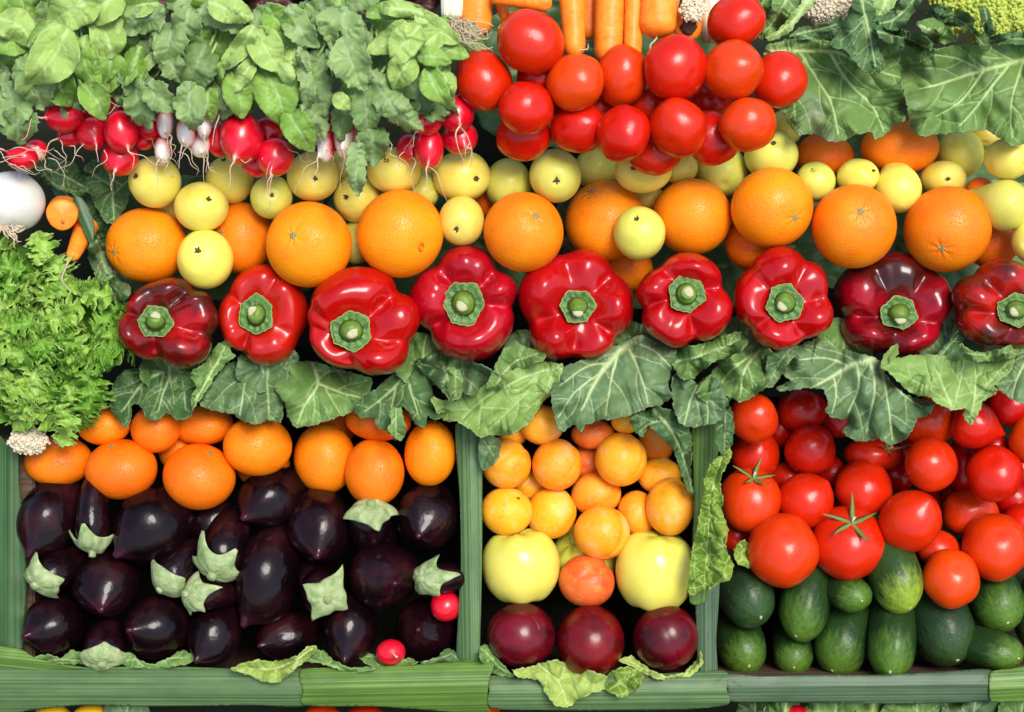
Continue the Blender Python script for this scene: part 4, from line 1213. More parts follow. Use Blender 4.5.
G_BAND = 'leaves laid along the shelf under the peppers'
LEAVES = [
    # name, material, outline, ribs, (h top, h bottom), label, options
    ('cab_dark', [(108, 398), (112, 388), (118, 376), (132, 368), (150, 370), (165, 371), (190, 371), (205, 365), (208, 378), (200, 390), (194, 405), (190, 417), (178, 420), (167, 413), (156, 421), (146, 417), (140, 406), (133, 404), (131, 418), (126, 428), (119, 421), (112, 412)],
     [rib((172, 368), (150, 378), (138, 390), (122, 412)), rib((173, 371), (165, 388), (158, 412), w0=1.6), rib((180, 372), (184, 390), (186, 410), w0=1.4)], (.0, .048), 'dark leaf with white veins at the left end of the shelf, beside the frilly lettuce', {}),
    ('cab_mid', [(190, 374), (205, 362), (213, 350), (221, 342), (229, 341), (231, 350), (235, 356), (228, 362), (217, 374), (207, 390), (198, 402), (192, 412), (191, 398), (196, 386)],
     [rib((196, 400), (206, 382), (220, 358), (226, 345), w0=1.6)], (.028, .042), 'narrow leaf rising between the first and second peppers', dict(ruffle=3)),
    ('cab_blue', [(199, 404), (206, 390), (216, 377), (226, 365), (240, 361), (262, 364), (288, 368), (286, 385), (284, 400), (281, 422), (270, 420), (258, 424), (245, 422), (232, 414), (215, 411)],
     [rib((250, 364), (245, 385), (240, 415), w0=1.5), rib((262, 366), (268, 390), (268, 418), w0=1.3)], (.0, .046), 'curled blue green leaf below the second pepper', dict(amp=6, ruffle=5, freq=.16)),
    ('cab_pale', [(274, 387), (282, 372), (292, 364), (310, 361), (330, 366), (350, 372), (372, 379), (369, 393), (360, 404), (352, 412), (335, 418), (315, 425), (296, 427), (288, 417), (284, 402)],
     [rib((312, 362), (318, 384), (307, 402), (297, 424), w0=2.2), rib((318, 384), (338, 392), (360, 398), w0=1.5), rib((318, 380), (330, 372), (345, 372), w0=1.1)], (-.002, .05), 'pale green leaf with a forked bright vein below the third pepper', dict(mat2='cab_mid')),
    ('cab_dark', [(354, 412), (360, 400), (366, 396), (380, 385), (392, 374), (402, 366), (420, 360), (428, 375), (434, 395), (446, 412), (436, 420), (428, 416), (425, 427), (416, 425), (408, 412), (402, 405), (400, 418), (404, 432), (395, 440), (388, 432), (378, 428), (374, 418), (364, 418)],
     [rib((412, 362), (400, 382), (380, 400), (364, 412), w0=2), rib((406, 372), (412, 395), (420, 420), w0=1.4), rib((396, 388), (392, 410), (394, 432), w0=1.3)], (.004, .058), 'ragged dark leaf with deep lobes over a mandarin', dict(amp=5)),
    ('cab_mid', [(388, 412), (394, 407), (401, 409), (404, 420), (406, 432), (402, 440), (394, 438), (388, 430), (391, 420)], [rib((396, 409), (396, 436), w0=1.0)], (.06, .064), 'small bright leaf lobe hanging in front of a mandarin', dict(amp=2, ruffle=2)),
    ('cab_blue', [(416, 362), (428, 356), (440, 354), (458, 358), (474, 362), (492, 370), (502, 380), (490, 394), (474, 396), (462, 394), (455, 402), (446, 396), (436, 384), (424, 374)],
     [rib((440, 356), (446, 374), (452, 396), w0=1.6), rib((462, 360), (464, 378), (466, 392), w0=1.2)], (.012, .052), 'crumpled blue green leaf between the ragged leaf and the pale one', dict(amp=8, ruffle=7, freq=.2)),
    ('cab_mid', [(446, 370), (456, 368), (462, 376), (464, 388), (460, 398), (452, 400), (447, 390)], [rib((455, 370), (456, 396), w0=1.1)], (.05, .06), 'small folded leaf scrap under the tall glossy pepper', dict(amp=4, ruffle=5)),
    ('cab_pale', [(430, 398), (446, 400), (460, 393), (478, 388), (492, 382), (505, 374), (522, 366), (545, 362), (563, 365), (560, 378), (553, 391), (541, 405), (528, 424), (510, 435), (495, 435), (480, 437), (468, 428), (455, 421), (443, 420)],
     [rib((562, 367), (535, 374), (505, 386), (478, 404), (462, 420), w0=1.8), rib((540, 374), (520, 400), (490, 428), w0=1.2), rib((552, 372), (545, 392), (525, 412), w0=1.)], (.03, .062), 'large pale yellow green leaf lying over the left divider', dict(amp=4)),
    ('cab_mid', [(486, 388), (494, 368), (504, 349), (518, 345), (530, 348), (545, 352), (544, 360), (528, 366), (514, 374), (504, 386), (494, 394)], [rib((494, 388), (512, 364), (538, 354), w0=1.5)], (.03, .055), 'folded leaf edge between the fourth and fifth peppers', dict(ruffle=6)),
    ('cab_blue', [(551, 395), (555, 377), (568, 365), (590, 358), (610, 349), (628, 339), (640, 335), (656, 340), (676, 350), (673, 368), (668, 384), (672, 396), (661, 405), (646, 408), (637, 413), (620, 418), (601, 420), (586, 425), (581, 432), (573, 425), (561, 432), (554, 415)],
     [rib((640, 336), (622, 350), (606, 366), (592, 388), (582, 410), w0=4.6, w1=1.2), rib((618, 354), (612, 376), (606, 416), w0=1.7), rib((628, 347), (640, 372), (648, 404), w0=1.6), rib((634, 342), (655, 352), (670, 366), w0=1.4), rib((610, 362), (585, 368), (560, 386), w0=1.5), rib((602, 372), (575, 392), (558, 418), w0=1.3)],
     (.02, .066), 'broad blue green leaf with a thick pale midrib over the apricots', dict(gap=17, curl=3, subv=False)),
    ('cab_mid', [(668, 352), (684, 347), (704, 343), (728, 334), (744, 332), (749, 341), (738, 354), (718, 360), (703, 370), (694, 378), (684, 380), (676, 372)], [rib((676, 362), (706, 354), (744, 338), w0=1.5)], (.03, .05), 'leaf with a folded back edge under the squarish pepper', dict(amp=6, ruffle=7)),
    ('cab_blue', [(672, 377), (685, 374), (697, 384), (702, 379), (712, 376), (724, 386), (726, 404), (721, 420), (702, 426), (686, 427), (678, 420), (673, 405)], [rib((698, 384), (690, 402), (684, 424), w0=1.5), rib((704, 382), (708, 404), (708, 424), w0=1.4)], (.04, .066), 'blue green leaf hanging over the top of the right divider', dict(amp=5)),
    ('cab_mid', [(696, 394), (708, 376), (722, 362), (744, 350), (768, 348), (775, 360), (770, 382), (757, 394), (742, 402), (732, 398), (727, 406), (710, 405)], [rib((760, 350), (745, 370), (740, 398), w0=2), rib((756, 352), (730, 372), (712, 398), w0=1.6), rib((762, 354), (766, 370), (764, 384), w0=1.2)], (.03, .072), 'ruffled leaf with pale veins right of the divider top', dict(amp=8, ruffle=7, freq=.14)),
    ('cab_dark', [(716, 402), (728, 404), (733, 415), (734, 432), (730, 450), (722, 456), (716, 440)], [rib((726, 405), (724, 452), w0=1.2)], (.05, .056), 'narrow dark leaf hanging beside the top left tomato of the right bin', dict(amp=3)),
    ('cab_blue', [(770, 350), (781, 346), (792, 344), (800, 348), (790, 362), (780, 378), (770, 388), (764, 382)], [rib((792, 346), (778, 366), (768, 384), w0=1.2)], (.03, .06), 'small leaf edge left of the big veined leaf', dict(ruffle=5)),
    ('cab_blue', [(785, 368), (793, 350), (806, 342), (820, 338), (824, 345), (843, 349), (860, 354), (876, 358), (882, 366), (888, 378), (902, 392), (918, 399), (934, 403), (930, 414), (918, 419), (912, 430), (907, 438), (893, 445), (884, 442), (877, 439), (863, 442), (850, 438), (843, 432), (848, 420), (833, 418), (825, 410), (828, 402), (823, 390), (812, 388), (800, 389), (786, 391), (777, 390), (778, 386), (790, 381), (783, 375)],
     [rib((878, 358), (855, 364), (834, 376), (812, 388), w0=4.4, w1=1.2), rib((858, 363), (859, 388), (848, 412), w0=1.9), rib((870, 360), (875, 392), (866, 432), w0=1.9), rib((880, 366), (888, 402), (892, 440), w0=1.7), rib((850, 366), (825, 358), (800, 360), w0=1.5), rib((834, 376), (836, 396), (832, 414), w0=1.3), rib((880, 366), (900, 392), (922, 408), w0=1.4)],
     (.02, .07), 'biggest veined leaf with a white midrib, hanging over the tomatoes', dict(gap=17, amp=5, curl=3, subv=False)),
    ('cab_pale', [(881, 366), (886, 352), (897, 344), (899, 352), (895, 358), (915, 355), (938, 355), (958, 359), (992, 360), (1014, 358), (1010, 372), (994, 386), (998, 391), (983, 402), (980, 410), (975, 420), (969, 425), (963, 416), (965, 409), (953, 410), (940, 405), (928, 397), (915, 395), (903, 387), (894, 377)],
     [rib((952, 408), (944, 388), (935, 367), w0=1.8), rib((953, 406), (960, 384), (964, 362), w0=1.4), rib((968, 423), (974, 400), (976, 376), (973, 360), w0=1.6), rib((952, 406), (925, 386), (900, 374), w0=1.2), rib((975, 398), (992, 380), (1008, 362), w0=1.2)],
     (.045, .072), 'light green leaf with torn points, right of the biggest veined leaf', dict(amp=4, quilt=.6)),
    ('cab_mid', [(960, 344), (976, 352), (996, 350), (1012, 344), (1026, 338), (1032, 348), (1014, 357), (994, 361), (972, 361), (960, 357)], [rib((962, 352), (996, 356), (1028, 344), w0=1.2)], (.068, .074), 'folded leaf edge under the rightmost pepper', dict(amp=3, ruffle=5)),
    ('cab_dark', [(936, 358), (946, 344), (958, 331), (963, 338), (960, 350), (958, 360)], [rib((940, 356), (958, 336), w0=1.)], (.03, .06), 'small dark leaf between the two rightmost peppers', dict(amp=3)),
    ('cab_blue', [(996, 384), (1008, 368), (1018, 356), (1034, 346), (1040, 404), (1026, 405), (1014, 400), (1004, 394)], [rib((1034, 350), (1020, 372), (1012, 398), w0=1.5)], (.04, .066), 'blue green leaf at the right edge of the shelf', {}),
    ('cab_dark', [(630, 420), (640, 412), (658, 407), (676, 412), (690, 430), (692, 452), (691, 475), (695, 497), (688, 490), (682, 477), (674, 452), (660, 436), (648, 426), (643, 437), (637, 434)],
     [rib((655, 410), (672, 432), (684, 458), (692, 492), w0=2.), rib((664, 420), (650, 424), (640, 432), w0=1.2)], (.05, .03), 'dark leaf drooping into the top right of the apricot bin', dict(amp=3, ruffle=4)),
    ('savoy', [(712, 462), (722, 454), (730, 448), (731, 458), (724, 470), (720, 482), (723, 500), (722, 512), (728, 528), (726, 548), (733, 564), (731, 578), (721, 583), (708, 589), (697, 593), (689, 595), (689, 580), (691, 556), (694, 540), (698, 524), (702, 500), (705, 478)],
     [rib((724, 452), (712, 490), (708, 540), (704, 586), w0=1.3)], (.048, .054), 'crinkled savoy leaf with yellow patches standing on the right divider', dict(amp=3, ruffle=4, quilt=2.2, gap=8, ang=65)),
    ('cab_blue', [(480, 438), (490, 434), (500, 440), (500, 452), (494, 464), (482, 470), (478, 455)], [rib((484, 440), (494, 456), w0=1.)], (.03, .036), 'torn blue green leaf scrap at the top left of the apricots', dict(amp=2)),
    ('savoy', [(734, 548), (744, 540), (752, 548), (756, 560), (750, 568), (742, 566), (735, 560)], [rib((740, 544), (752, 564), w0=.9)], (.0, .0), 'crinkled leaf scrap behind the orange red tomato', dict(amp=2)),
    ('cab_dark', [(28, 168), (44, 158), (66, 160), (84, 170), (92, 186), (80, 196), (60, 190), (42, 182)], [rib((34, 166), (60, 174), (86, 188), w0=1.4)], (.0, .01), 'dark green leaf behind the white onion under the left radish roots', dict(amp=4)),
    ('cab_dark', [(52, 184), (70, 180), (88, 196), (104, 222), (106, 244), (92, 250), (76, 232), (60, 206)], [rib((60, 186), (80, 212), (98, 244), w0=1.4)], (-.02, .0), 'dark green leaf behind the two small carrots', dict(amp=4)),
    ('cab_dark', [(84, 170), (92, 160), (106, 162), (122, 172), (131, 184), (128, 202), (118, 220), (108, 224), (100, 214), (92, 200), (86, 186)], [rib((110, 168), (112, 190), (114, 220), w0=2.), rib((111, 186), (98, 178), (90, 172), w0=1.2), rib((112, 196), (122, 186), (128, 180), w0=1.2)], (.01, .02), 'dark veined leaf hanging under the left red radishes', dict(amp=4)),
    ('cab_blue', [(91, 238), (98, 236), (103, 250), (108, 264), (115, 276), (128, 284), (131, 290), (124, 304), (112, 302), (102, 286), (94, 272), (88, 256)], [rib((97, 240), (106, 270), (122, 296), w0=1.2)], (.03, .04), 'curled blue green leaf edge left of the leftmost orange', dict(amp=7, ruffle=8, freq=.25)),
]
BACK = [
    ((140, 352), (200, 378), 'dark leaf tucked under the darkest left pepper'), ((236, 350), (300, 378), 'dark leaf tucked behind the second and third peppers'),
    ((395, 340), (452, 372), 'dark leaf in the gap below the third and fourth peppers'), ((500, 338), (556, 372), 'dark leaf in the gap between the tall and the knobbly pepper'),
    ((610, 330), (668, 362), 'dark leaf tucked under the knobbly pepper at the thick midrib'), ((716, 324), (776, 360), 'dark leaf in the gap left of the flat calyx pepper'),
    ((815, 326), (872, 362), 'dark leaf tucked under the wide dark pepper at its left'), ((920, 326), (985, 360), 'dark leaf in the gap left of the rightmost pepper'),
]
UPPER = [
    ('cab_grey', [(764, 50), (775, 43), (793, 39), (833, 41), (866, 44), (898, 44), (900, 62), (901, 82), (904, 100), (907, 113), (903, 121), (893, 125), (885, 135), (875, 139), (870, 132), (853, 136), (840, 142), (825, 140), (815, 134), (800, 135), (790, 126), (783, 113), (772, 100)],
     [rib((764, 51), (800, 50), (836, 52), (852, 60), w0=3.6, w1=1.2), rib((800, 52), (815, 76), (832, 104), (838, 134), w0=2.), rib((830, 53), (848, 82), (872, 106), (884, 132), w0=2.), rib((846, 57), (875, 70), (900, 78), w0=1.3), rib((784, 52), (792, 80), (795, 118), w0=1.3)],
     (.055, .07), 'large grey green leaf with pale veins right of the tomato heap', dict(gap=15, amp=5, vw=.9, subv=False)),
    ('cab_grey', [(899, 50), (912, 47), (928, 50), (958, 45), (993, 44), (1034, 42), (1036, 130), (1015, 146), (1003, 140), (995, 135), (985, 130), (963, 132), (940, 134), (920, 136), (910, 126), (907, 106), (900, 78)],
     [rib((1034, 58), (1000, 66), (968, 75), (940, 84), (920, 89), w0=3.2, w1=.9), rib((1010, 64), (985, 96), (960, 126), w0=1.9), rib((985, 71), (962, 100), (936, 116), w0=1.6), rib((1024, 62), (1012, 100), (1012, 138), w0=1.7), rib((985, 70), (955, 58), (930, 54), w0=1.3), rib((1015, 62), (1000, 54), (990, 48), w0=1.2)],
     (.055, .075), 'large grey green leaf with a long midrib at the right edge', dict(gap=15, amp=5, vw=.9, subv=False)),
    ('cab_dark', [(829, 46), (836, 36), (843, 24), (850, 8), (856, -8), (872, -8), (874, 6), (878, 22), (877, 42), (882, 56), (884, 66), (875, 75), (863, 71), (853, 60), (844, 50)],
     [rib((860, -6), (866, 20), (872, 48), (876, 70), w0=2., w1=.8), rib((866, 18), (852, 32), (840, 42), w0=1.2)], (.085, .092), 'dark leaf hanging between the two large grey green leaves', dict(amp=4)),
    ('cab_dark', [(872, 24), (880, 12), (894, 6), (912, -8), (928, -8), (918, 6), (910, 18), (904, 26), (896, 31), (884, 28)], [rib((918, -4), (896, 18), (880, 24), w0=1.4)], (.07, .075), 'dark leaf right of the pale green stalk at the top', dict(amp=5)),
    ('cab_pale', [(872, -8), (900, -8), (894, 6), (884, 16), (876, 22), (873, 8)], [rib((890, -8), (877, 20), w0=4)], (.08, .08), 'pale green stalk piece at the top beside the dark leaf', dict(amp=1, quilt=.2, ruffle=1)),
    ('cab_dark', [(876, 26), (890, 24), (904, 30), (920, 34), (932, 42), (930, 52), (918, 48), (904, 46), (890, 44), (880, 38)], [rib((878, 32), (905, 38), (930, 48), w0=1.3)], (.08, .088), 'curled dark leaf lying over the top of the two large leaves', dict(amp=6, ruffle=8, freq=.2)),
    ('cab_mid', [(916, 24), (930, 18), (944, 24), (958, 38), (946, 44), (934, 42), (926, 34)], [rib((920, 26), (940, 34), (954, 40), w0=1.4)], (.08, .09), 'curled leaf edge left of the green curd', dict(amp=6, ruffle=9, freq=.2)),
    ('cab_dark', [(926, 12), (944, 6), (962, 10), (974, 18), (984, 32), (990, 48), (982, 50), (976, 38), (968, 30), (955, 26), (940, 24)], [rib((930, 14), (960, 20), (984, 46), w0=1.2)], (.07, .08), 'dark rolled leaf around the green curd', dict(amp=7, ruffle=10, freq=.22)),
    ('cab_dark', [(980, 8), (986, 6), (992, 20), (994, 34), (988, 36), (982, 24)], [rib((984, 8), (990, 34), w0=1.)], (.09, .09), 'narrow curled leaf in front of the green curd', dict(amp=3)),
    ('cab_dark', [(984, 38), (1000, 34), (1020, 32), (1036, 32), (1036, 46), (1014, 44), (994, 44)], [rib((986, 41), (1034, 38), w0=1.)], (.07, .07), 'dark leaf strip beneath the green curd', dict(amp=4, ruffle=5)),
    ('cab_mid', [(756, 34), (768, 18), (772, 2), (776, -10), (800, -10), (798, 6), (788, 20), (776, 30), (766, 40)], [rib((790, -8), (780, 12), (762, 36), w0=2.)], (.05, .05), 'dark green cauliflower leaf right of the topmost tomato', dict(amp=4)),
    ('cab_pale', [(766, 38), (780, 28), (790, 16), (800, 4), (806, -8), (816, -8), (812, 6), (800, 18), (792, 30), (784, 36), (770, 41)], [rib((812, -6), (794, 20), (772, 38), w0=4)], (.07, .07), 'pale green stalk between the topmost tomato and the cauliflower', dict(amp=2, quilt=.3, ruffle=2)),
    ('cab_dark', [(790, 38), (798, 28), (812, 26), (828, 22), (842, 16), (842, 30), (834, 40), (812, 40)], [rib((792, 36), (838, 24), w0=1.4)], (.065, .07), 'dark leaf under the white cauliflower', dict(amp=4)),
    ('cab_mid', [(738, -8), (768, -10), (776, -4), (770, 8), (762, 22), (754, 10)], [rib((766, -6), (758, 16), w0=1.2)], (.04, .04), 'green leaf behind the topmost tomato', dict(amp=4)),
]
# scraps of lettuce lying on the bottom leek strips
SCRAPS = [
    ('lettuce', [(240, 664), (256, 660), (276, 661), (296, 656), (306, 648), (315, 645), (317, 652), (304, 662), (292, 672), (280, 682), (264, 682), (246, 674), (230, 670)], [rib((312, 648), (280, 668), (250, 668), w0=1.4)], (.03, .036), 'pale yellow lettuce scrap on the leek strip at the left', dict(amp=3, ruffle=6)),
    ('cab_mid', [(302, 660), (312, 650), (322, 650), (334, 660), (352, 668), (372, 666), (374, 670), (360, 672), (340, 670), (322, 664)], [rib((306, 658), (340, 668), w0=1.)], (.02, .028), 'green lettuce edge under the bottom eggplants', dict(amp=3, ruffle=6)),
    ('cab_mid', [(358, 656), (368, 652), (378, 658), (392, 662), (408, 658), (418, 662), (404, 668), (386, 668), (370, 666)], [rib((362, 656), (414, 662), w0=1.)], (.012, .02), 'green leaf edge under the loose radish', dict(amp=3, ruffle=6)),
    ('cab_dark', [(420, 662), (436, 658), (444, 650), (454, 650), (458, 664), (444, 666), (430, 668)], [rib((424, 662), (452, 654), w0=1.)], (.012, .02), 'dark leaf edge in the bottom right corner of the eggplant bin', dict(amp=3, ruffle=6)),
    ('cab_mid', [(34, 658), (48, 654), (60, 658), (72, 650), (84, 654), (92, 664), (60, 664), (40, 664)], [rib((38, 660), (86, 660), w0=.9)], (.012, .02), 'crinkled lettuce edge at the bottom left of the eggplants', dict(amp=3, ruffle=6)),
    ('cab_mid', [(120, 660), (128, 652), (140, 660), (150, 664), (164, 660), (184, 650), (196, 660), (178, 666), (150, 668), (126, 667)], [rib((124, 660), (190, 658), w0=.9)], (.012, .02), 'crinkled lettuce edge right of the low calyx', dict(amp=3, ruffle=6)),
    ('lettuce', [(512, 670), (524, 668), (538, 664), (556, 660), (580, 668), (606, 676), (602, 690), (590, 694), (578, 700), (568, 707), (556, 706), (546, 694), (538, 680), (520, 678)], [rib((540, 664), (560, 684), (566, 704), w0=1.4), rib((560, 666), (590, 682), w0=1.1)], (.03, .036), 'pale lettuce leaf under the middle plum', dict(amp=4, ruffle=5)),
    ('savoy', [(604, 678), (618, 668), (634, 668), (643, 676), (640, 686), (630, 694), (620, 698), (610, 692), (602, 688)], [rib((610, 690), (636, 674), w0=1.)], (.032, .036), 'bright green lettuce piece right of the pale one', dict(amp=4, ruffle=5)),
    ('lettuce', [(618, 660), (632, 656), (642, 664), (656, 672), (668, 676), (684, 672), (696, 660), (700, 650), (703, 662), (694, 674), (676, 680), (662, 680), (644, 674), (630, 666)], [rib((624, 660), (664, 676), w0=.9)], (.014, .024), 'wavy lettuce edge beneath the right plum', dict(amp=4, ruffle=6)),
    ('cab_mid', [(478, 652), (486, 644), (494, 654), (506, 668), (514, 676), (500, 676), (486, 668)], [rib((482, 650), (506, 672), w0=.9)], (.014, .022), 'small lettuce edge at the foot of the left divider', dict(amp=3, ruffle=6)),
]
SUN_E, SUN_A, SKY_S, EXPO = 1.5, 26, .10, 1.22
# ------------------------------------------------------------------ what peeps out below the bottom leek strips
def below():
    for cx, cy, rx, ry, lb, mat, nm, cat in (
            (52, 722, 20, 19, 'yellow pepper edge peeping out under the left bottom leek strip', 'yellow', 'yellow_pepper', 'pepper'),
            (92, 722, 22, 19, 'yellow pepper edge right of the first one, under the left leek strip', 'yellow', 'yellow_pepper', 'pepper'),
            (322, 724, 22, 20, 'tomato peeping out below the middle bottom leek strip', 'tomato', 'tomato', 'tomato'),
            (366, 725, 24, 20, 'tomato right of the other one below the middle bottom leek strip', 'tomato', 'tomato', 'tomato'),
            (490, 696, 14, 20, 'tomato showing through the joint of two bottom leek strips', 'tomato', 'tomato', 'tomato')):
        add('apricot', cx, cy, rx, ry, 10, lb, None, cap=-.02, mat=mat, name=nm, cat=cat, crease=.03)
    add('radish', 797, 719, 15, 14, 12, 'red radish peeping out below the right bottom leek strip', None, cap=-.01, bunch=None, tipw=0)


M['stalk'] = m_plain('pale_green_stalk', (.20, .33, .08), (.34, .46, .15), 8, .45, .2)
M['yellow'] = m_skin('yellow_pepper_skin', [(.3, (.80, .44, .01)), (.7, (.88, .54, .02))], 1, .25, .4)
below()
settle()
BY = {}
for it in ITEMS:
    if it['kind'] in BUILD:
        o = BUILD[it['kind']](it)
        if it['kw'].get('name'):
            o.name = it['kw']['name']; o['category'] = it['kw']['cat']; o['group'] = 'produce peeping out under the bottom strips'

# ------------------------------------------------------------------ radishes: five bunches of bulbs and leaves, and loose ones
RAD_PROFILE = [(1.34, 0), (1.30, .035), (1.18, .10), (1.0, .30), (.7, .70), (.22, .98), (-.3, .96), (-.72, .68), (-.95, .34), (-1.02, .12), (-1.03, 0)]


def radish(it, parent=None, ploc=None, tail=True):
    s = it['n']
    V, F = lathe(RAD_PROFILE, 36, 30)
    V = lumpy(V, s, .025, 1.5)
    c = P(it['cx'], it['cy'], it['h'])
    off = c - ploc if parent is not None else np.zeros(3)
    it['kw']['plen'] = 1.25
    me = mesh('radish', placed(it, V) + off, F, {'lco': V})
    o = link('bulb' if parent is not None else 'radish', me, M['radish_tip' if it['kw']['tipw'] else 'radish'], parent, c)
    if tail:
        R = random.Random(s); tip = placed(it, np.array([[0, 0, 1.28]]))[0]
        d = placed(it, np.array([[0, 0, 1.0]]))[0]; d = d / np.linalg.norm(d)
        r = np.random.RandomState(s)
        L = R.uniform(.012, .030); n = 11; t = np.linspace(0, 1, n)
        side = np.cross(d, [0, 0, 1.]); side /= max(np.linalg.norm(side), 1e-3)
        pts = tip[None] + d[None] * (t * L)[:, None] + np.array([0, -1, .12])[None] * (t ** 2 * L * .8)[:, None]
        pts = pts + side[None] * (sum(np.sin(t * math.pi * k) * r.normal() / k for k in (1, 2, 3)) * L * .13)[:, None]
        pts[:, 2] = np.maximum(pts[:, 2], tip[2] - .002)
        rad = .0010 * (1 - t) ** 1.7 + .00022
        tv, tf = tube(pts + off, rad, 7)
        link('root', mesh('root', tv, tf, {'lco': tv * 20}), M['root' if it['kw']['tipw'] or R.random() < .55 else 'pinkroot'], o)
    return o


def leaf_outline(base, tip, width, seed, lobed=.1, bend=0.):
    R = random.Random(seed)
    b, t = np.array(base, float), np.array(tip, float); d = t - b; L = np.linalg.norm(d); d /= L; nn = np.array([-d[1], d[0]])
    n = 9; left, right = [], []
    for i in range(n):
        s = i / (n - 1)
        w = width / 2 * (math.sin(math.pi * min(1, (s * .80 + .12)) ** .9) ** .75 if s < .999 else .25)
        w *= 1 if s > .15 else .55 + 3 * s
        c = b + d * L * s + nn * bend * L * math.sin(math.pi * s)
        left.append(c + nn * w * (1 + lobed * R.uniform(-1, 1))); right.append(c - nn * w * (1 + lobed * R.uniform(-1, 1)))
    ol = left + [t + d * width * .10] + right[::-1]
    mid = [tuple(b + d * L * s + nn * bend * L * math.sin(math.pi * s)) for s in np.linspace(0, 1, 6)]
    return ol, mid, (b, d, nn, L)


def arch_fun(fr, L_, arch, fold, droop, twist):
    b, d, nn, L = fr

    def f(X):
        s = np.clip((X - b) @ d / L, -.1, 1.15); c = (X - b) @ nn
        return MM * (arch * np.sin(math.pi * np.clip(s, 0, 1)) + fold * np.abs(c) - droop * s * s + twist * c * s)
    return f


RL = [  # base, tip, width, tone (0 light 1 mid 2 grey 3 dark), level
    ((68, 28), (30, 82), 44, 0, 9), ((30, 52), (42, 107), 40, 2, 6), ((5, 82), (14, 128), 42, 2, 5), ((22, 108), (20, 142), 38, 3, 4), ((84, 36), (97, 86), 27, 1, 7), ((112, 58), (96, 20), 34, 0, 8),
    ((112, 52), (110, 90), 30, 1, 6), ((50, 78), (70, 104), 30, 1, 5), ((82, 84), (104, 118), 27, 1, 7), ((140, 46), (124, 83), 24, 1, 7), ((98, 2), (48, 28), 38, 0, 8), ((122, -6), (84, 22), 36, 0, 7),
    ((158, 2), (112, 9), 22, 0, 7), ((-4, 18), (34, 42), 32, 0, 8), ((-10, 34), (24, 50), 30, 1, 7), ((40, -8), (24, 26), 30, 1, 5), ((58, 22), (28, 46), 14, 1, 9), ((70, -10), (52, 12), 26, 1, 6), ((0, -8), (20, 18), 28, 1, 6),
    ((164, 16), (126, 32), 26, 2, 8), ((174, 24), (163, 66), 32, 2, 7), ((186, 6), (178, 46), 28, 2, 8), ((206, 44), (184, 93), 40, 3, 7), ((198, 10), (242, 30), 28, 2, 6), ((140, 72), (148, 127), 30, 3, 6),
    ((148, 82), (174, 110), 26, 2, 7), ((188, 82), (194, 128), 30, 2, 8), ((164, 58), (178, 80), 24, 2, 8), ((210, 88), (212, 120), 20, 1, 5), ((128, 60), (140, 100), 26, 3, 4), ((150, 40), (146, 70), 26, 3, 4),
    ((254, 26), (220, 70), 19, 0, 9), ((234, 70), (242, 116), 30, 1, 7), ((254, 58), (234, 92), 16, 0, 8), ((208, 2), (252, 18), 26, 0, 8), ((236, -6), (220, 12), 26, 2, 5), ((256, 28), (278, 70), 32, 0, 8),
    ((260, 68), (284, 122), 42, 1, 6), ((280, 62), (290, 87), 16, 0, 8), ((296, 56), (304, 120), 15, 2, 8), ((308, 62), (324, 114), 34, 2, 7), ((346, 8), (334, 46), 44, 2, 7), ((342, 38), (363, 88), 38, 2, 9),
    ((288, 6), (316, 46), 26, 2, 8), ((365, 76), (366, 134), 32, 3, 6), ((372, 72), (420, 128), 28, 2, 7), ((366, 124), (374, 164), 30, 3, 5), ((357, 140), (358, 194), 19, 2, 6), ((392, 76), (430, 97), 28, 3, 6),
    ((406, 22), (368, 52), 22, 0, 8), ((420, 26), (394, 63), 30, 0, 9), ((412, 58), (394, 87), 28, 0, 8), ((444, 32), (414, 62), 24, 0, 7), ((428, 66), (448, 103), 24, 1, 8), ((418, 56), (450, 62), 18, 1, 8),
    ((334, 94), (350, 109), 15, 0, 9), ((286, 110), (312, 150), 28, 1, 7), ((416, 14), (458, 42), 22, 0, 7), ((424, 14), (372, 8), 16, 0, 7), ((438, 48), (468, 56), 16, 1, 6), ((366, 14), (434, 18), 18, 1, 6),
    ((270, 38), (304, 54), 22, 1, 6), ((302, 104), (324, 138), 22, 2, 6), ((268, 6), (290, 40), 28, 1, 6), ((322, 10), (320, 50), 28, 3, 5), ((386, 60), (388, 100), 28, 3, 4), ((400, 92), (408, 130), 24, 3, 4),
    ((440, 72), (452, 96), 18, 0, 7), ((352, 96), (340, 140), 22, 3, 4), ((226, 110), (222, 70), 20, 2, 4), ((380, -6), (346, 10), 22, 3, 5), ((330, 48), (308, 88), 22, 3, 5),
]
TONE = ['rad_light', 'rad_mid', 'rad_grey', 'rad_dark']
BL = ['bunch of red radishes with light green leaves at the upper left', 'bunch of white tipped radishes with jagged grey green leaves',
      'bunch of round red radishes with bright lobed leaves, left of the slender radishes', 'bunch of slender white tipped radishes under drooping grey leaves',
      'bunch of red radishes with pale leaves beside the tomato heap']
bunches = []
for k, (bx, by) in enumerate([(60, 60), (175, 60), (245, 70), (335, 60), (415, 70)]):
    loc = P(bx, by, .09)
    e = link('radish_bunch', None, None, None, loc); tag(e, BL[k], 'radish bunch', 'radish bunches along the top')
    bunches.append((e, loc))
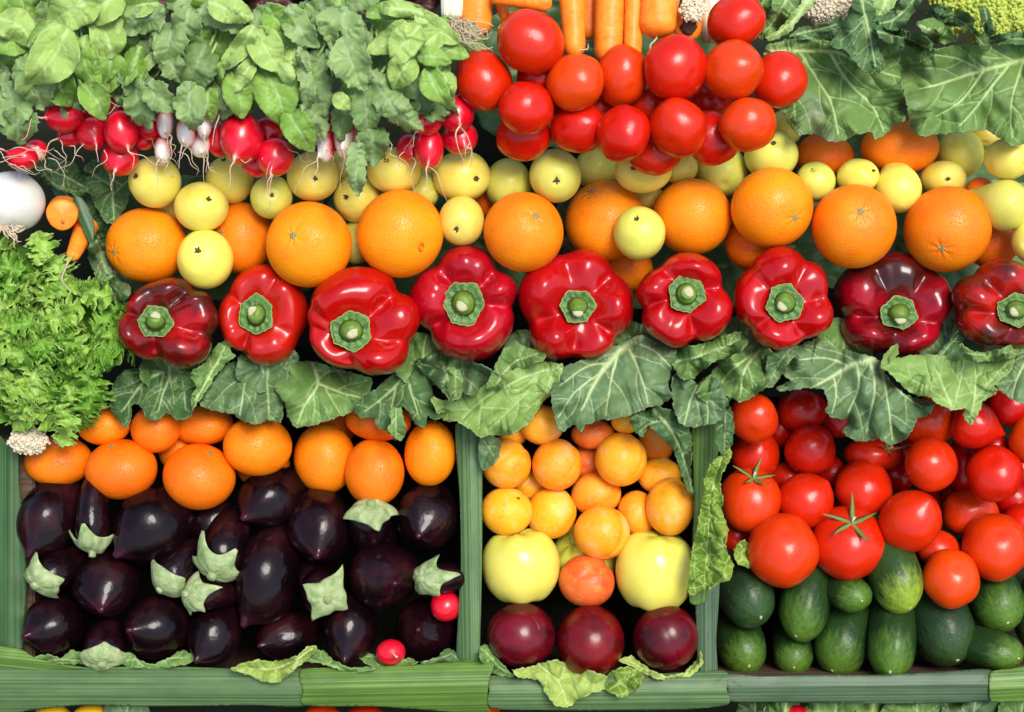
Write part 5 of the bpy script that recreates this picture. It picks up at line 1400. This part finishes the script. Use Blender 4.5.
for it in ITEMS:
    if it['kind'] == 'radish':
        if it['kw']['bunch'] is None:
            o = radish(it, tail=False); tag(o, it['label'], 'radish', 'loose radishes')
            tip = placed(it, np.array([[0, 0, 1.28]]))[0]
            tv, tf = tube([tip, tip + np.array([-.001, .002, .003]), tip + np.array([-.004, .005, .003])], [.0011, .0008, .0004], 6)
            link('root', mesh('root', tv, tf, {'lco': tv * 20}), M['root'], o)
        else:
            e, loc = bunches[it['kw']['bunch']]
            radish(it, e, loc)


def bunch_of(x):
    return 0 if x < 118 else 1 if x < 212 else 2 if x < 296 else 3 if x < 378 else 4


R = random.Random(11)
for k in range(74):                                # the crowded leaves underneath
    x, y = R.uniform(-10, 455), R.uniform(-5, 96)
    a = R.uniform(.2, 2.9); L = R.uniform(30, 48)
    RL.append(((x, y), (x + L * math.cos(a), min(118, y + L * math.sin(a))), R.uniform(22, 34), R.choice((1, 1, 2, 3, 3)), R.uniform(0, 3.5)))
for k in range(30):
    x, y = R.uniform(-4, 450), R.uniform(0, 78)
    a = R.uniform(.9, 2.3); L = R.uniform(26, 44)
    RL.append(((x, y), (x + L * math.cos(a), min(122, y + L * math.sin(a))), R.uniform(8, 13), R.choice((0, 0, 1, 2, 2)), R.uniform(4, 7.5)))
for k in range(34):
    x, y = R.uniform(0, 452), R.uniform(10, 80); a = R.uniform(1.0, 2.2); L = R.uniform(24, 46)
    e, loc = bunches[bunch_of(x)]
    h0 = .098 + .0062 * R.uniform(2.5, 6)
    pts = wiggle((x, y), (x + L * math.cos(a), min(116, y + L * math.sin(a))), k + 700, 1.6, 9, h0, h0 - .004, .003) - loc
    tv, tf = tube(pts, np.linspace(.0016, .0011, 9), 7)
    link('stalk', mesh('stalk', tv, tf, {'lco': tv * 20}), M['stalk'], e)
for k, (b, t, w, tone, lev) in enumerate(RL):
    R = random.Random(k + 100)
    L = math.dist(b, t)
    grey = tone >= 2
    ol, mid, fr = leaf_outline(b, t, w * 1.12, k, .09 if grey else .035, R.uniform(-.12, .12))
    e, loc = bunches[bunch_of((b[0] + t[0]) / 2)]
    h = .098 + .0062 * lev + R.uniform(0, .002)
    make_sheet('leaf', M[TONE[tone]], e, loc, .5, outline=ol, ht=h, hb=h, ribs=[(mid, 2.1, .6)], spacing=1.8, jag=1.4 if grey else .4, amp=2.2, freq=.14, ruffle=6.5 if grey else 4.2, quilt=.35,
               seed=k + 300, gap=9, ang=48, vw=.7, subv=False, hfun=arch_fun(fr, L, R.uniform(3, 8), R.choice((-.3, .1, .35, .6)) * R.uniform(.7, 1.2), R.uniform(0, 10) if lev > 3 else 2, R.uniform(-.25, .25)), curl=R.uniform(-1, 3))
THREADS = [  # bunch, from, to
    (0, (10, 150), (62, 160)), (0, (2, 158), (54, 148)), (0, (8, 165), (40, 172)), (0, (30, 160), (52, 176)), (0, (48, 158), (66, 190)), (0, (52, 170), (46, 150)), (0, (84, 144), (54, 172)), (0, (70, 146), (84, 162)),
    (0, (104, 150), (92, 178)), (0, (60, 140), (58, 168)), (0, (54, 150), (68, 172)), (0, (-4, 162), (36, 156)), (0, (130, 152), (168, 168)), (0, (125, 96), (92, 112)), (0, (127, 101), (100, 113)), (0, (18, 168), (36, 176)), (0, (-4, 150), (24, 164)),
    (1, (168, 136), (176, 166)), (1, (185, 144), (196, 176)), (1, (188, 146), (180, 168)), (1, (205, 156), (222, 178)), (1, (178, 152), (200, 172)), (1, (164, 160), (172, 178)), (1, (214, 90), (228, 92)), (1, (206, 160), (214, 168)), (1, (170, 140), (174, 158)),
    (2, (236, 160), (254, 156)), (2, (273, 174), (268, 210)), (2, (228, 90), (205, 82)), (2, (222, 82), (232, 104)),
    (3, (318, 160), (296, 196)), (3, (285, 138), (314, 162)), (3, (288, 148), (312, 160)), (3, (344, 152), (346, 170)), (3, (326, 150), (336, 164)), (3, (350, 148), (349, 160)), (3, (320, 144), (326, 140)),
    (4, (420, 129), (404, 152)), (4, (404, 152), (406, 172)), (4, (461, 128), (470, 168)), (4, (468, 140), (462, 166)), (4, (429, 167), (450, 206)), (4, (388, 142), (402, 168)), (4, (392, 150), (384, 160)),
    (4, (452, 28), (440, 60)), (4, (434, 92), (440, 70)),
]
for b in range(5):
    e, loc = bunches[b]
    for k, (bb, p, q) in enumerate(THREADS):
        if bb == b:
            v, f = tube(wiggle(p, q, k + 50, 3.6, 13, .112, .112 if q[1] < 150 else .104, .006) - loc, np.linspace(.00052, .0002, 13), 5)
            link('root', mesh('root', v, f, {'lco': v * 20}), M['root'], e)

# ------------------------------------------------------------------ the leaves
for k, (mat, ol, ribs, (ht, hb), lb, kw) in enumerate(LEAVES + UPPER + SCRAPS):
    kw = dict(kw); mat = kw.pop('mat2', mat)
    nm = 'savoy_leaf' if mat == 'savoy' else 'lettuce_leaf' if mat == 'lettuce' else 'cabbage_leaf'
    g = G_BAND if k < 23 else 'leaves over the oranges at the top right' if len(LEAVES) <= k < len(LEAVES) + len(UPPER) else 'leaf scraps in and around the lower bins'
    scrap = k >= len(LEAVES) + len(UPPER)
    kw['amp'] = kw.get('amp', 4) * (1 if scrap else 1.6); kw['ruffle'] = kw.get('ruffle', 4) * (1 if scrap else 2.1); kw['quilt'] = kw.get('quilt', .8) * 1.5; kw['vw'] = kw.get('vw', 1.) * 1.15; kw['gap'] = kw.get('gap', 14)
    o = make_sheet(nm, M[mat], thick=.8, outline=ol, ht=ht, hb=hb, ribs=[(pl, w0 * 1.05, w1) for pl, w0, w1 in ribs], spacing=1.2, seed=k * 3 + 1, **kw)
    tag(o, lb, 'leaf', g)
for k, ((x0, y0), (x1, y1), lb) in enumerate(BACK):
    w, q = x1 - x0, y1 - y0
    y0 -= 8; q += 8
    ol = [(x0, y1), (x0 + .05 * w, y0 + .4 * q), (x0 + .3 * w, y0), (x0 + .62 * w, y0 + .08 * q), (x0 + .95 * w, y0 + .3 * q), (x1, y1), (x0 + .8 * w, y1 + 12), (x0 + .3 * w, y1 + 14)]
    o = make_sheet('cabbage_leaf', M['cab_blue' if k % 2 else 'cab_mid'], thick=.8, outline=ol, ht=.0, hb=.010, ribs=[(((x0 + .5 * w, y1 + 12), (x0 + .5 * w, y0 + .5 * q), (x0 + .55 * w, y0 + 2)), 2., .8)], spacing=1.6, seed=1700 + k, amp=6, ruffle=7, freq=.14, gap=12)
    tag(o, lb, 'leaf', G_BAND)
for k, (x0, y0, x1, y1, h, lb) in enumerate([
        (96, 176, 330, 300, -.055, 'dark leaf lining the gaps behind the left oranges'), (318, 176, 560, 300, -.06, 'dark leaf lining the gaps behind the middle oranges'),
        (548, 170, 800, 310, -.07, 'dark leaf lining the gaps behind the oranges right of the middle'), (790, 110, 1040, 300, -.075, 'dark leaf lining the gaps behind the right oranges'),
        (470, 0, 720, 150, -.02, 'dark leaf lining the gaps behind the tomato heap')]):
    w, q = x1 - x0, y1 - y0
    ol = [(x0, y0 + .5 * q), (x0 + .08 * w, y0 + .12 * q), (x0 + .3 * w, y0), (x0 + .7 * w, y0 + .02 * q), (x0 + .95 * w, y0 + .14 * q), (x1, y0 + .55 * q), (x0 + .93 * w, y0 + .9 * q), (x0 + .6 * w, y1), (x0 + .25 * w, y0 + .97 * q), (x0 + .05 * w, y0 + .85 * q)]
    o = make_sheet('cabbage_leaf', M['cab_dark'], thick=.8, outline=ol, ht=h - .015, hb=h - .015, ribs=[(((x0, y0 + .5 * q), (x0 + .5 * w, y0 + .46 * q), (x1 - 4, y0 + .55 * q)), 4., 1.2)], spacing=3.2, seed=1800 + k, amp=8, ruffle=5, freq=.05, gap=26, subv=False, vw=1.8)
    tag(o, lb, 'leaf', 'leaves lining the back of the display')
for k, (ol, lb, h) in enumerate([
        ([(152, -8), (206, -8), (200, 8), (186, 18), (172, 15), (160, 6)], 'dark purple lettuce leaf between the two left radish bunches at the top', .07),
        ([(228, -8), (300, -8), (380, -8), (376, 8), (366, 15), (352, 12), (330, 9), (312, 5), (290, 8), (262, 6), (240, 9)], 'long dark purple lettuce leaf edge above the drooping radish leaves', .07),
        ([(370, -8), (440, -8), (438, 6), (426, 12), (396, 8), (380, 10)], 'dark purple lettuce leaf behind the pale radish leaves at the top', .06)]):
    c = np.mean(ol, 0)
    o = make_sheet('purple_lettuce_leaf', M['purple'], thick=.8, outline=ol, ht=h, hb=h, ribs=[((tuple(c - (30, 5)), tuple(c), tuple(c + (30, 4))), 1.6, .8)], spacing=1.6, seed=900 + k, amp=6, ruffle=9, freq=.16)
    tag(o, lb, 'lettuce', 'purple lettuce at the top')

# ------------------------------------------------------------------ frilly lettuce
loc = P(50, 335, .03)
fr_e = link('frilly_lettuce', None, None, None, loc); tag(fr_e, 'large head of frilly light green lettuce at the left edge', 'lettuce')
REG = np.array([(-12, 236), (18, 236), (42, 234), (56, 246), (66, 262), (80, 280), (98, 288), (110, 290), (122, 300), (134, 318), (132, 346), (116, 360), (104, 376), (98, 400), (84, 422), (72, 434), (50, 430), (28, 424), (8, 426), (-12, 424)], float)
make_sheet('heart', M['frisee'], fr_e, loc, .8, outline=[tuple((q - (50, 335)) * .9 + (50, 335)) for q in REG], ht=.02, hb=.03, ribs=[((( -5, 400), (50, 340), (90, 290)), 2, 1)], spacing=3, seed=77, amp=10, ruffle=6, freq=.12)


def frond(base, tip, width, seed, teeth=5):
    R = random.Random(seed)
    b, t = np.array(base, float), np.array(tip, float); d = t - b; L = np.linalg.norm(d); d /= L; nn = np.array([-d[1], d[0]])
    bend = R.uniform(-.16, .16)
    sides = []
    for sd in (1, -1):
        row = []
        for i in range(teeth):
            s0 = .04 + .90 * i / teeth; st = .9 / teeth
            env = math.sin(math.pi * (s0 * .70 + .18)) ** .7; k = R.uniform(.8, 1.2)
            for ds, wv in ((0, R.uniform(.22, .42)), (.30, .78 * k), (.46, 1.02 * k), (.62, .86 * k), (.80, 1.1 * k), (.92, .7 * k)):
                row.append((s0 + ds * st, wv * env * width / 2 * R.uniform(.92, 1.08)))
        sides.append([b + d * L * s + nn * (sd * w + bend * L * math.sin(math.pi * min(s, 1))) for s, w in row])
    ol = sides[0] + [t + d * width * .10] + sides[1][::-1]
    mid = [tuple(b + d * L * s + nn * bend * L * math.sin(math.pi * s)) for s in np.linspace(0, 1, 6)]
    return ol, mid, (b, d, nn, L)


R = random.Random(5); made = 0; tries = 0; ctr = np.array([42., 338.])
while made < 97 and tries < 4000:
    tries += 1
    x, y = R.uniform(-12, 134), R.uniform(234, 436)
    if not inside(REG, np.array([(x, y)]))[0]:
        continue
    a = math.atan2(y - ctr[1], (x - ctr[0])) + R.uniform(-1.0, 1.0); L = R.uniform(26, 46)
    t = np.array([x + math.cos(a) * L * .55, y + math.sin(a) * L * .55])
    if not inside((REG - ctr) * 1.05 + ctr, t[None])[0] and R.random() < .8:
        continue
    b = np.array([x - math.cos(a) * L * .45, y - math.sin(a) * L * .45])
    ol, mid, fr = frond(b, t, R.uniform(26, 40), made + 40, R.choice((3, 4, 4, 5)))
    rr = min(1, np.linalg.norm((np.array([x, y]) - ctr) / (90, 105)))
    lev = made / 97
    h = .035 + .035 * lev * (1 - .35 * rr) + .012 * (1 - rr)
    light = lev > .45 and (R.random() < .5 or (x < 70 and y > 370))
    make_sheet('leaf', M['frisee_light' if light else 'frisee'], fr_e, loc, .5, outline=ol, ht=h, hb=h, ribs=[(mid, 2.0 if light else 1.4, .6)], spacing=1.5, jag=.9, rough=False, amp=3, freq=.22, ruffle=8, quilt=.4,
               seed=made + 2000, gap=7, ang=40, vw=.7, subv=False, hfun=arch_fun(fr, L, R.uniform(2, 6), R.uniform(-.3, .45), R.uniform(0, 8), R.uniform(-.35, .35)), curl=R.uniform(-3, 4))
    made += 1

# ------------------------------------------------------------------ leek strips
LEEKS = [
    ('leek_dark', [(-14, 440), (8, 444), (18, 452), (19, 480), (24, 530), (27, 580), (24, 620), (22, 650), (8, 650), (-14, 648)], (0, 1), .012, 'dark green leek strip standing at the left edge of the eggplant bin'),
    ('leek_bright', [(-14, 646), (6, 647), (22, 650), (36, 658), (60, 664), (84, 668), (40, 672), (-14, 676)], (1, .1), .020, 'bright folded leek strip end in the lower left corner'),
    ('leek', [(-14, 672), (30, 668), (90, 667), (180, 667), (240, 669), (300, 668), (304, 690), (303, 706), (250, 705), (160, 706), (80, 705), (30, 710), (-14, 716)], (1, 0), .026, 'long leek strip along the bottom under the eggplants'),
    ('leek_bright', [(301, 670), (340, 668), (400, 666), (450, 662), (482, 658), (494, 664), (489, 680), (487, 704), (489, 716), (430, 710), (370, 706), (305, 705), (303, 690)], (1, -.02), .030, 'brighter leek strip in the bottom row below the loose radish'),
    ('leek', [(490, 676), (520, 678), (600, 676), (660, 674), (724, 671), (727, 690), (728, 704), (690, 709), (620, 710), (560, 710), (492, 708), (489, 690)], (1, -.01), .026, 'bottom leek strip under the three plums'),
    ('leek_blue', [(726, 674), (760, 676), (820, 675), (880, 675), (940, 672), (990, 670), (992, 690), (990, 700), (930, 703), (860, 703), (790, 702), (729, 701), (728, 690)], (1, -.01), .024, 'blue green leek strip under the cucumbers'),
    ('leek_bright', [(991, 672), (1010, 669), (1036, 667), (1036, 699), (1010, 702), (991, 701), (989, 686)], (1, -.05), .028, 'short leek strip end in the lower right corner'),
    ('leek', [(456, 424), (470, 426), (482, 428), (482, 470), (482, 540), (481, 600), (480, 640), (479, 663), (468, 664), (457, 662), (458, 620), (461, 560), (460, 500), (457, 460)], (0.02, 1), .020, 'leek strip covering the divider between eggplants and apricots'),
    ('leek_bright', [(692, 412), (706, 412), (720, 410), (719, 440), (716, 470), (712, 510), (708, 560), (706, 600), (690, 602), (692, 560), (694, 500), (693, 450)], (-.02, 1), .022, 'bright leek strip on the upper part of the right divider'),
    ('leek_blue', [(696, 586), (708, 582), (719, 580), (718, 610), (716, 640), (717, 674), (706, 676), (699, 674), (697, 640)], (0, 1), .018, 'blue green leek strip on the lower part of the right divider'),
    ('leek_dark', [(74, 196), (82, 198), (90, 210), (95, 228), (92, 244), (86, 238), (80, 222), (74, 208)], (.4, 1), .045, 'short dark leek leaf beside the two small carrots'),
]
for k, (mat, ol, al, h, lb) in enumerate(LEEKS):
    a = np.array(al, float); a /= np.linalg.norm(a); c0 = np.mean(ol, 0); nn = np.array([-a[1], a[0]])

    def hf(X, c0=c0, nn=nn, k=k):
        q = (X - c0) @ nn
        return MM * (-(q / 11.) ** 2 * 2.2 + .9 * np.exp(-((q - 2.5 + (k % 3) * 2) / 1.8) ** 2))
    o = make_sheet('leek_strip', M[mat], thick=1.4, outline=ol, ht=h, hb=h, spacing=1.8, jag=.0, amp=.7, freq=.025, ruffle=.3, quilt=.0, seed=1200 + k, along=al, hfun=hf)
    tag(o, lb, 'leek strip', 'leek leaves edging the bins')

# ------------------------------------------------------------------ carrots
def carrot(p0, p1, r0, r1, h0, h1, seed, label, blunt=.5, tail=None, crown=False):
    r = np.random.RandomState(seed)
    a, b = P(*p0, h0), P(*p1, h1); c = (a + b) / 2
    n, ns = 60, 28
    ax = (b - a); L = np.linalg.norm(ax); ax /= L
    s0 = np.cross(ax, [.1, .2, .97]); s0 /= np.linalg.norm(s0); s1 = np.cross(s0, ax)
    V, F, lc = [], [], []
    rings = sum(np.sin(np.linspace(0, 1, n) * L * 1000 * f + r.uniform(0, 6)) for f in (1.1, 1.9, .6)) * (.006 if L > .05 else .002)
    for i in range(n):
        t = i / (n - 1)
        rad = (r0 + (r1 - r0) * t) * MM * (1 + rings[i])
        e = blunt * r1 * MM / L
        if t > 1 - e:
            rad *= math.sqrt(max(0.0025, 1 - ((t - 1 + e) / e) ** 2))
        if t < .05:
            rad *= math.sqrt(max(.02, 1 - ((.05 - t) / .05) ** 2))
        for j in range(ns):
            q = 2 * math.pi * j / ns
            w = rad * (1 + .03 * math.sin(3 * q + seed) + .008 * r.normal())
            V.append(a + ax * L * t + (s0 * math.cos(q) + s1 * math.sin(q)) * w - c); lc.append((math.cos(q), math.sin(q), t * L * 60))
    for i in range(n - 1):
        F += [(i * ns + j, (i + 1) * ns + j, (i + 1) * ns + (j + 1) % ns, i * ns + (j + 1) % ns) for j in range(ns)]
    F += [tuple(range(ns)), tuple((n - 1) * ns + j for j in range(ns))[::-1]]
    o = link('carrot', mesh('carrot', V, F, {'lco': np.array(lc)}), M['carrot'], None, c)
    tag(o, label, 'carrot', 'carrots')
    if tail:
        pts = wiggle(p1, tail, seed, 3, 10, h1, h1 + .004, .004) - c
        tv, tf = tube(pts, np.linspace(.0011, .0004, 10), 6)
        link('root', mesh('root', tv, tf, {'lco': tv * 20}), M['root'], o)
    if crown:
        dv, df = disc(.55 * r1 * MM, 0, 12, .25, .25, seed)
        Rm = np.array(Vector((0, 0, 1)).rotation_difference(Vector([float(q) for q in ax])).to_matrix())
        v2 = dv @ Rm.T + (b - c) + ax * .0002
        link('crown', mesh('crown', v2, df, {'lco': v2 * 30}), M['brown'], o)
    return o


for k, q in enumerate([
        ((477, -40), (476, 37), 16, 15, .07, .085, 'thick carrot at the left, ending above the left tomato of the heap', .8, (500, 56)),
        ((492, -6), (552, 4), 9, 8, .10, .10, 'carrot lying crosswise above the biggest tomato', .8, None),
        ((570, -50), (575, 58), 14, 10, .085, .10, 'thin carrot whose tip touches a tomato in the middle', 1.2, (588, 44)),
        ((614, -50), (608, 66), 18, 14, .07, .085, 'long carrot second right of the thin one, above two tomatoes', 1.2, None),
        ((637, -50), (632, 62), 11, 8, .085, .095, 'slender carrot between two thicker ones', 1.2, None),
        ((661, -50), (657, 37), 18, 17, .085, .10, 'blunt thick carrot with a wrinkled end above the broad tomato', .7, (646, 60)),
        ((589, -40), (589, 40), 10, 9, .05, .055, 'shaded carrot behind the thin one', 1., None),
        ((678, -30), (671, 27), 7, 4, .08, .09, 'carrot tip right of the blunt thick carrot', 1.5, (660, 38)),
        ((499, -10), (505, 20), 7, 5, .07, .075, 'small carrot tip above the left tomatoes', 1.2, (498, 46)),
        ((87, 224), (71, 259), 12, 6, .015, .062, 'small carrot with a long thin root, above the frilly lettuce', 1.3, None)]):
    carrot(*q[:6], k + 20, q[6], q[7], q[8])
carrot((690, 18), (688, 27), 14, 14, .03, .085, 41, 'carrot with a brown crown facing out beside the topmost tomato', .35, None, True)
oc = carrot((64, 210), (62, 215), 15, 15, .01, .062, 43, 'carrot with its round cut end facing out, beside the white onion', .25, None)
c = P(63, 212.5, .036)
dv, df = disc(.0018, 0, 9, .4, .3, 3); v2 = dv + P(63, 221, .0625) - c
link('cut_mark', mesh('cut_mark', v2, df, {'lco': v2 * 30}), M['apricot_red'], oc)
# the long root of the small carrot is the part that shows best
sm = [o for o in SC.objects if o.get('label', '').startswith('small carrot with a long')][0]
pts = wiggle((71, 258), (71, 292), 7, 5, 12, .062, .10, .004) - (P(87, 224, .015) + P(71, 259, .062)) / 2
tv, tf = tube(pts, np.linspace(.0012, .0004, 12), 6)
link('root', mesh('root', tv, tf, {'lco': tv * 20}), M['root'], sm)

# ------------------------------------------------------------------ white leek shanks
for k, (p0, p1, r, h, lb, hair) in enumerate([((452, -20), (452, 19), 10, .085, 'white leek shank with tangled roots, left of the thick carrot', True),
                                              ((713, -20), (711, 42), 10, .045, 'white leek shank behind the topmost tomato', False)]):
    a, b = P(*p0, h), P(*p1, h); c = (a + b) / 2
    tv, tf = tube([a + (b - a) * t - c for t in np.linspace(0, 1, 14)], [r * MM * (1 + .1 * math.sin(t * 3)) * (1 if t < .93 else .8) for t in np.linspace(0, 1, 14)], 24)
    o = link('leek', mesh('leek', tv, tf, {'lco': np.c_[tv[:, 1], tv[:, 0], tv[:, 2]]}), M['white_leek'], None, c); tag(o, lb, 'leek', 'leeks at the top')
    if hair:
        R = random.Random(3); T = []
        for q in range(34):
            p = (R.uniform(446, 460), R.uniform(17, 24)); e = (R.uniform(456, 494), R.uniform(24, 50))
            T.append(tube(wiggle(p, e, q, 4, 12, .128, .134 + R.uniform(.0, .014), .004) - c, np.linspace(.0006, .0003, 12), 5))
        v, f = join(T); link('roots', mesh('roots', v, f, {'lco': v * 20}), M['root'], o)


# ------------------------------------------------------------------ cauliflower and green curd
def curd(name, label, cat, c, rx, ry, rz, h, mat, bumps, size, seed, levels=2):
    R = random.Random(seed); parts = []
    base = lathe(sphere_profile(n=9), 8, 6)
    for k in range(bumps):
        z = 1 - 1.1 * (k + .5) / bumps; a = k * 2.39996
        q = math.sqrt(max(0, 1 - z * z)); p = np.array([q * math.cos(a), q * math.sin(a), z])
        for m in range(levels * 3):
            d = np.array([R.gauss(0, 1) for _ in range(3)]) * size * .45; s = size * R.uniform(.45, .75) * (1.15 if m == 0 else .6)
            o_ = p * np.array([rx, ry, rz]) * MM * (1 + .07 * math.sin(k * 1.7) + .05 * math.sin(k * .37)) + (d if m else 0) * MM
            parts.append((lumpy(base[0], k + m, .12, 2) * s * MM + o_, base[1]))
    core = lathe(sphere_profile(n=11), 24, 16); parts.append((core[0] * np.array([rx, ry, rz]) * MM * 1.02, core[1]))
    V, F = join(parts); loc = P(*c, h)
    o = link(name, mesh(name, V, F, {'lco': V * 30}), M[mat], None, loc)
    return tag(o, label, cat)


curd('cauliflower', 'white cauliflower behind the dark leaves at the top', 'cauliflower', (832, 2), 26, 24, 16, .045, 'curd', 260, 3.4, 5, 2)
curd('cauliflower_floret', 'small cauliflower crumb on the leftmost mandarin under the frilly lettuce', 'cauliflower', (29, 441), 17, 11, 8, .035, 'curd', 60, 3.6, 4, 3)
curd('cauliflower_floret', 'tiny cauliflower crumb peeping from under the frilly lettuce', 'cauliflower', (63, 439), 6, 5, 5, .036, 'curd', 18, 3, 5)
curd('cauliflower_floret', 'small white floret between the carrots and the topmost tomato', 'cauliflower', (693, 9), 11, 11, 7, .1, 'curd', 46, 2.8, 6, 2)
curd('romanesco', 'bright green cauliflower head in the top right corner', 'cauliflower', (988, -6), 52, 42, 20, .04, 'romanesco', 520, 4.2, 7, 2)

# greens peeping out below the right-hand leek strips
for k, (x0, x1, mat) in enumerate([(738, 768, 'cab_dark'), (766, 800, 'cab_mid'), (806, 862, 'cab_mid'), (858, 884, 'cab_pale'), (884, 946, 'cab_mid'), (944, 1000, 'cab_blue'), (1000, 1040, 'cab_mid')]):
    ol = [(x0, 704), (x0 + (x1 - x0) * .3, 699), (x0 + (x1 - x0) * .7, 698), (x1, 703), (x1 + 2, 726), (x0 - 2, 726)]
    o = make_sheet('lettuce_leaf', M[mat], thick=.7, outline=ol, ht=-.012, hb=-.002 + .002 * (k % 2), ribs=[(((x0 + x1) / 2, 726), ((x0 + x1) / 2 + 3, 700)) and ((((x0 + x1) / 2, 726), ((x0 + x1) / 2 + 2, 712), ((x0 + x1) / 2 + 3, 700)), 1.8, .8)], spacing=1.6, seed=1500 + k, amp=5, ruffle=6, freq=.2)
    tag(o, ['dark leaf edge below the right strip, left of the radish', 'green leaf edge behind the radish below the right strip', 'green leaf edge right of the radish below the strip', 'pale leaf edge below the middle of the right strip',
            'wide green leaf edge below the right strip', 'blue green leaf edge below the right end of the right strip', 'green leaf edge at the lower right corner'][k], 'leaf', 'greens peeping out under the bottom strips')
o = make_sheet('cabbage_leaf', M['cab_blue'], thick=.7, outline=[(106, 704), (124, 701), (146, 703), (150, 726), (104, 726)], ht=-.01, hb=0., ribs=[((126, 726), (127, 714), (128, 702)), ] and [(((126, 726), (127, 714), (128, 702)), 1.8, .8)], spacing=1.6, seed=1550, amp=4)
tag(o, 'blue green leaf edge below the strip, right of the yellow peppers', 'leaf', 'greens peeping out under the bottom strips')

# ------------------------------------------------------------------ the wooden display itself
def board(name, x0, y0, x1, y1, h0, h1, mat='wood'):
    a, b = np.array([(x0 - 512) * MM, (356 - y1) * MM, h0]), np.array([(x1 - 512) * MM, (356 - y0) * MM, h1])
    c = (a + b) / 2; d = (b - a) / 2; e = min(.002, *d * .4)
    V, F = [], []
    import bmesh
    bm = bmesh.new(); bmesh.ops.create_cube(bm, size=2)
    for v in bm.verts:
        v.co = Vector([v.co[i] * d[i] for i in range(3)])
    bmesh.ops.bevel(bm, geom=bm.edges[:], offset=e, segments=2, affect='EDGES')
    me = bpy.data.meshes.new(name); bm.to_mesh(me); bm.free()
    o = link(name, me, M[mat], None, c); o['kind'] = 'structure'
    return o


board('back_panel', -260, -260, 1290, 1000, -.20, -.175)
board('shelf_board', -200, 384, 1230, 398, -.175, -.045)
board('bottom_board', -200, 676, 1230, 698, -.175, .012, 'wood_mid')
board('divider_board', 462, 430, 478, 676, -.175, .008, 'wood_mid')
board('divider_board', 696, 420, 714, 676, -.175, .008, 'wood_mid')
board('divider_board', -30, 440, 32, 676, -.175, -.008, 'wood_mid')

# ------------------------------------------------------------------ light and camera
sun_d = Vector((.26, .34, .90)).normalized()               # towards the sun, in display axes
sw = (D.to_3x3() @ sun_d).normalized()
L = bpy.data.lights.new('sun', 'SUN'); L.energy = SUN_E; L.angle = math.radians(SUN_A); L.color = (1.0, .965, .92)
lo = bpy.data.objects.new('sun', L); COL.objects.link(lo)
lo.rotation_euler = sw.to_track_quat('Z', 'Y').to_euler()
W = bpy.data.worlds.new('World'); SC.world = W; W.use_nodes = True
nt = W.node_tree; bg = nt.nodes['Background']
sk = nt.nodes.new('ShaderNodeTexSky'); sk.sky_type = 'NISHITA'; sk.sun_disc = False
sk.sun_elevation = math.asin(sw.z); sk.sun_rotation = math.atan2(sw.x, sw.y)
sk.air_density = 1.0; sk.dust_density = 2.5; sk.ozone_density = 1.0
nt.links.new(sk.outputs[0], bg.inputs[0]); bg.inputs[1].default_value = SKY_S
cam = bpy.data.cameras.new('camera'); cam.sensor_width = 36; cam.lens = 36 * DIST / 1.024; cam.clip_end = 200; cam.clip_start = .05
co = bpy.data.objects.new('camera', cam); COL.objects.link(co)
co.matrix_world = D @ Matrix.Translation((0, 0, DIST))
SC.camera = co
SC.view_settings.view_transform = 'Standard'; SC.view_settings.look = 'None'; SC.view_settings.exposure = EXPO; SC.view_settings.gamma = 1
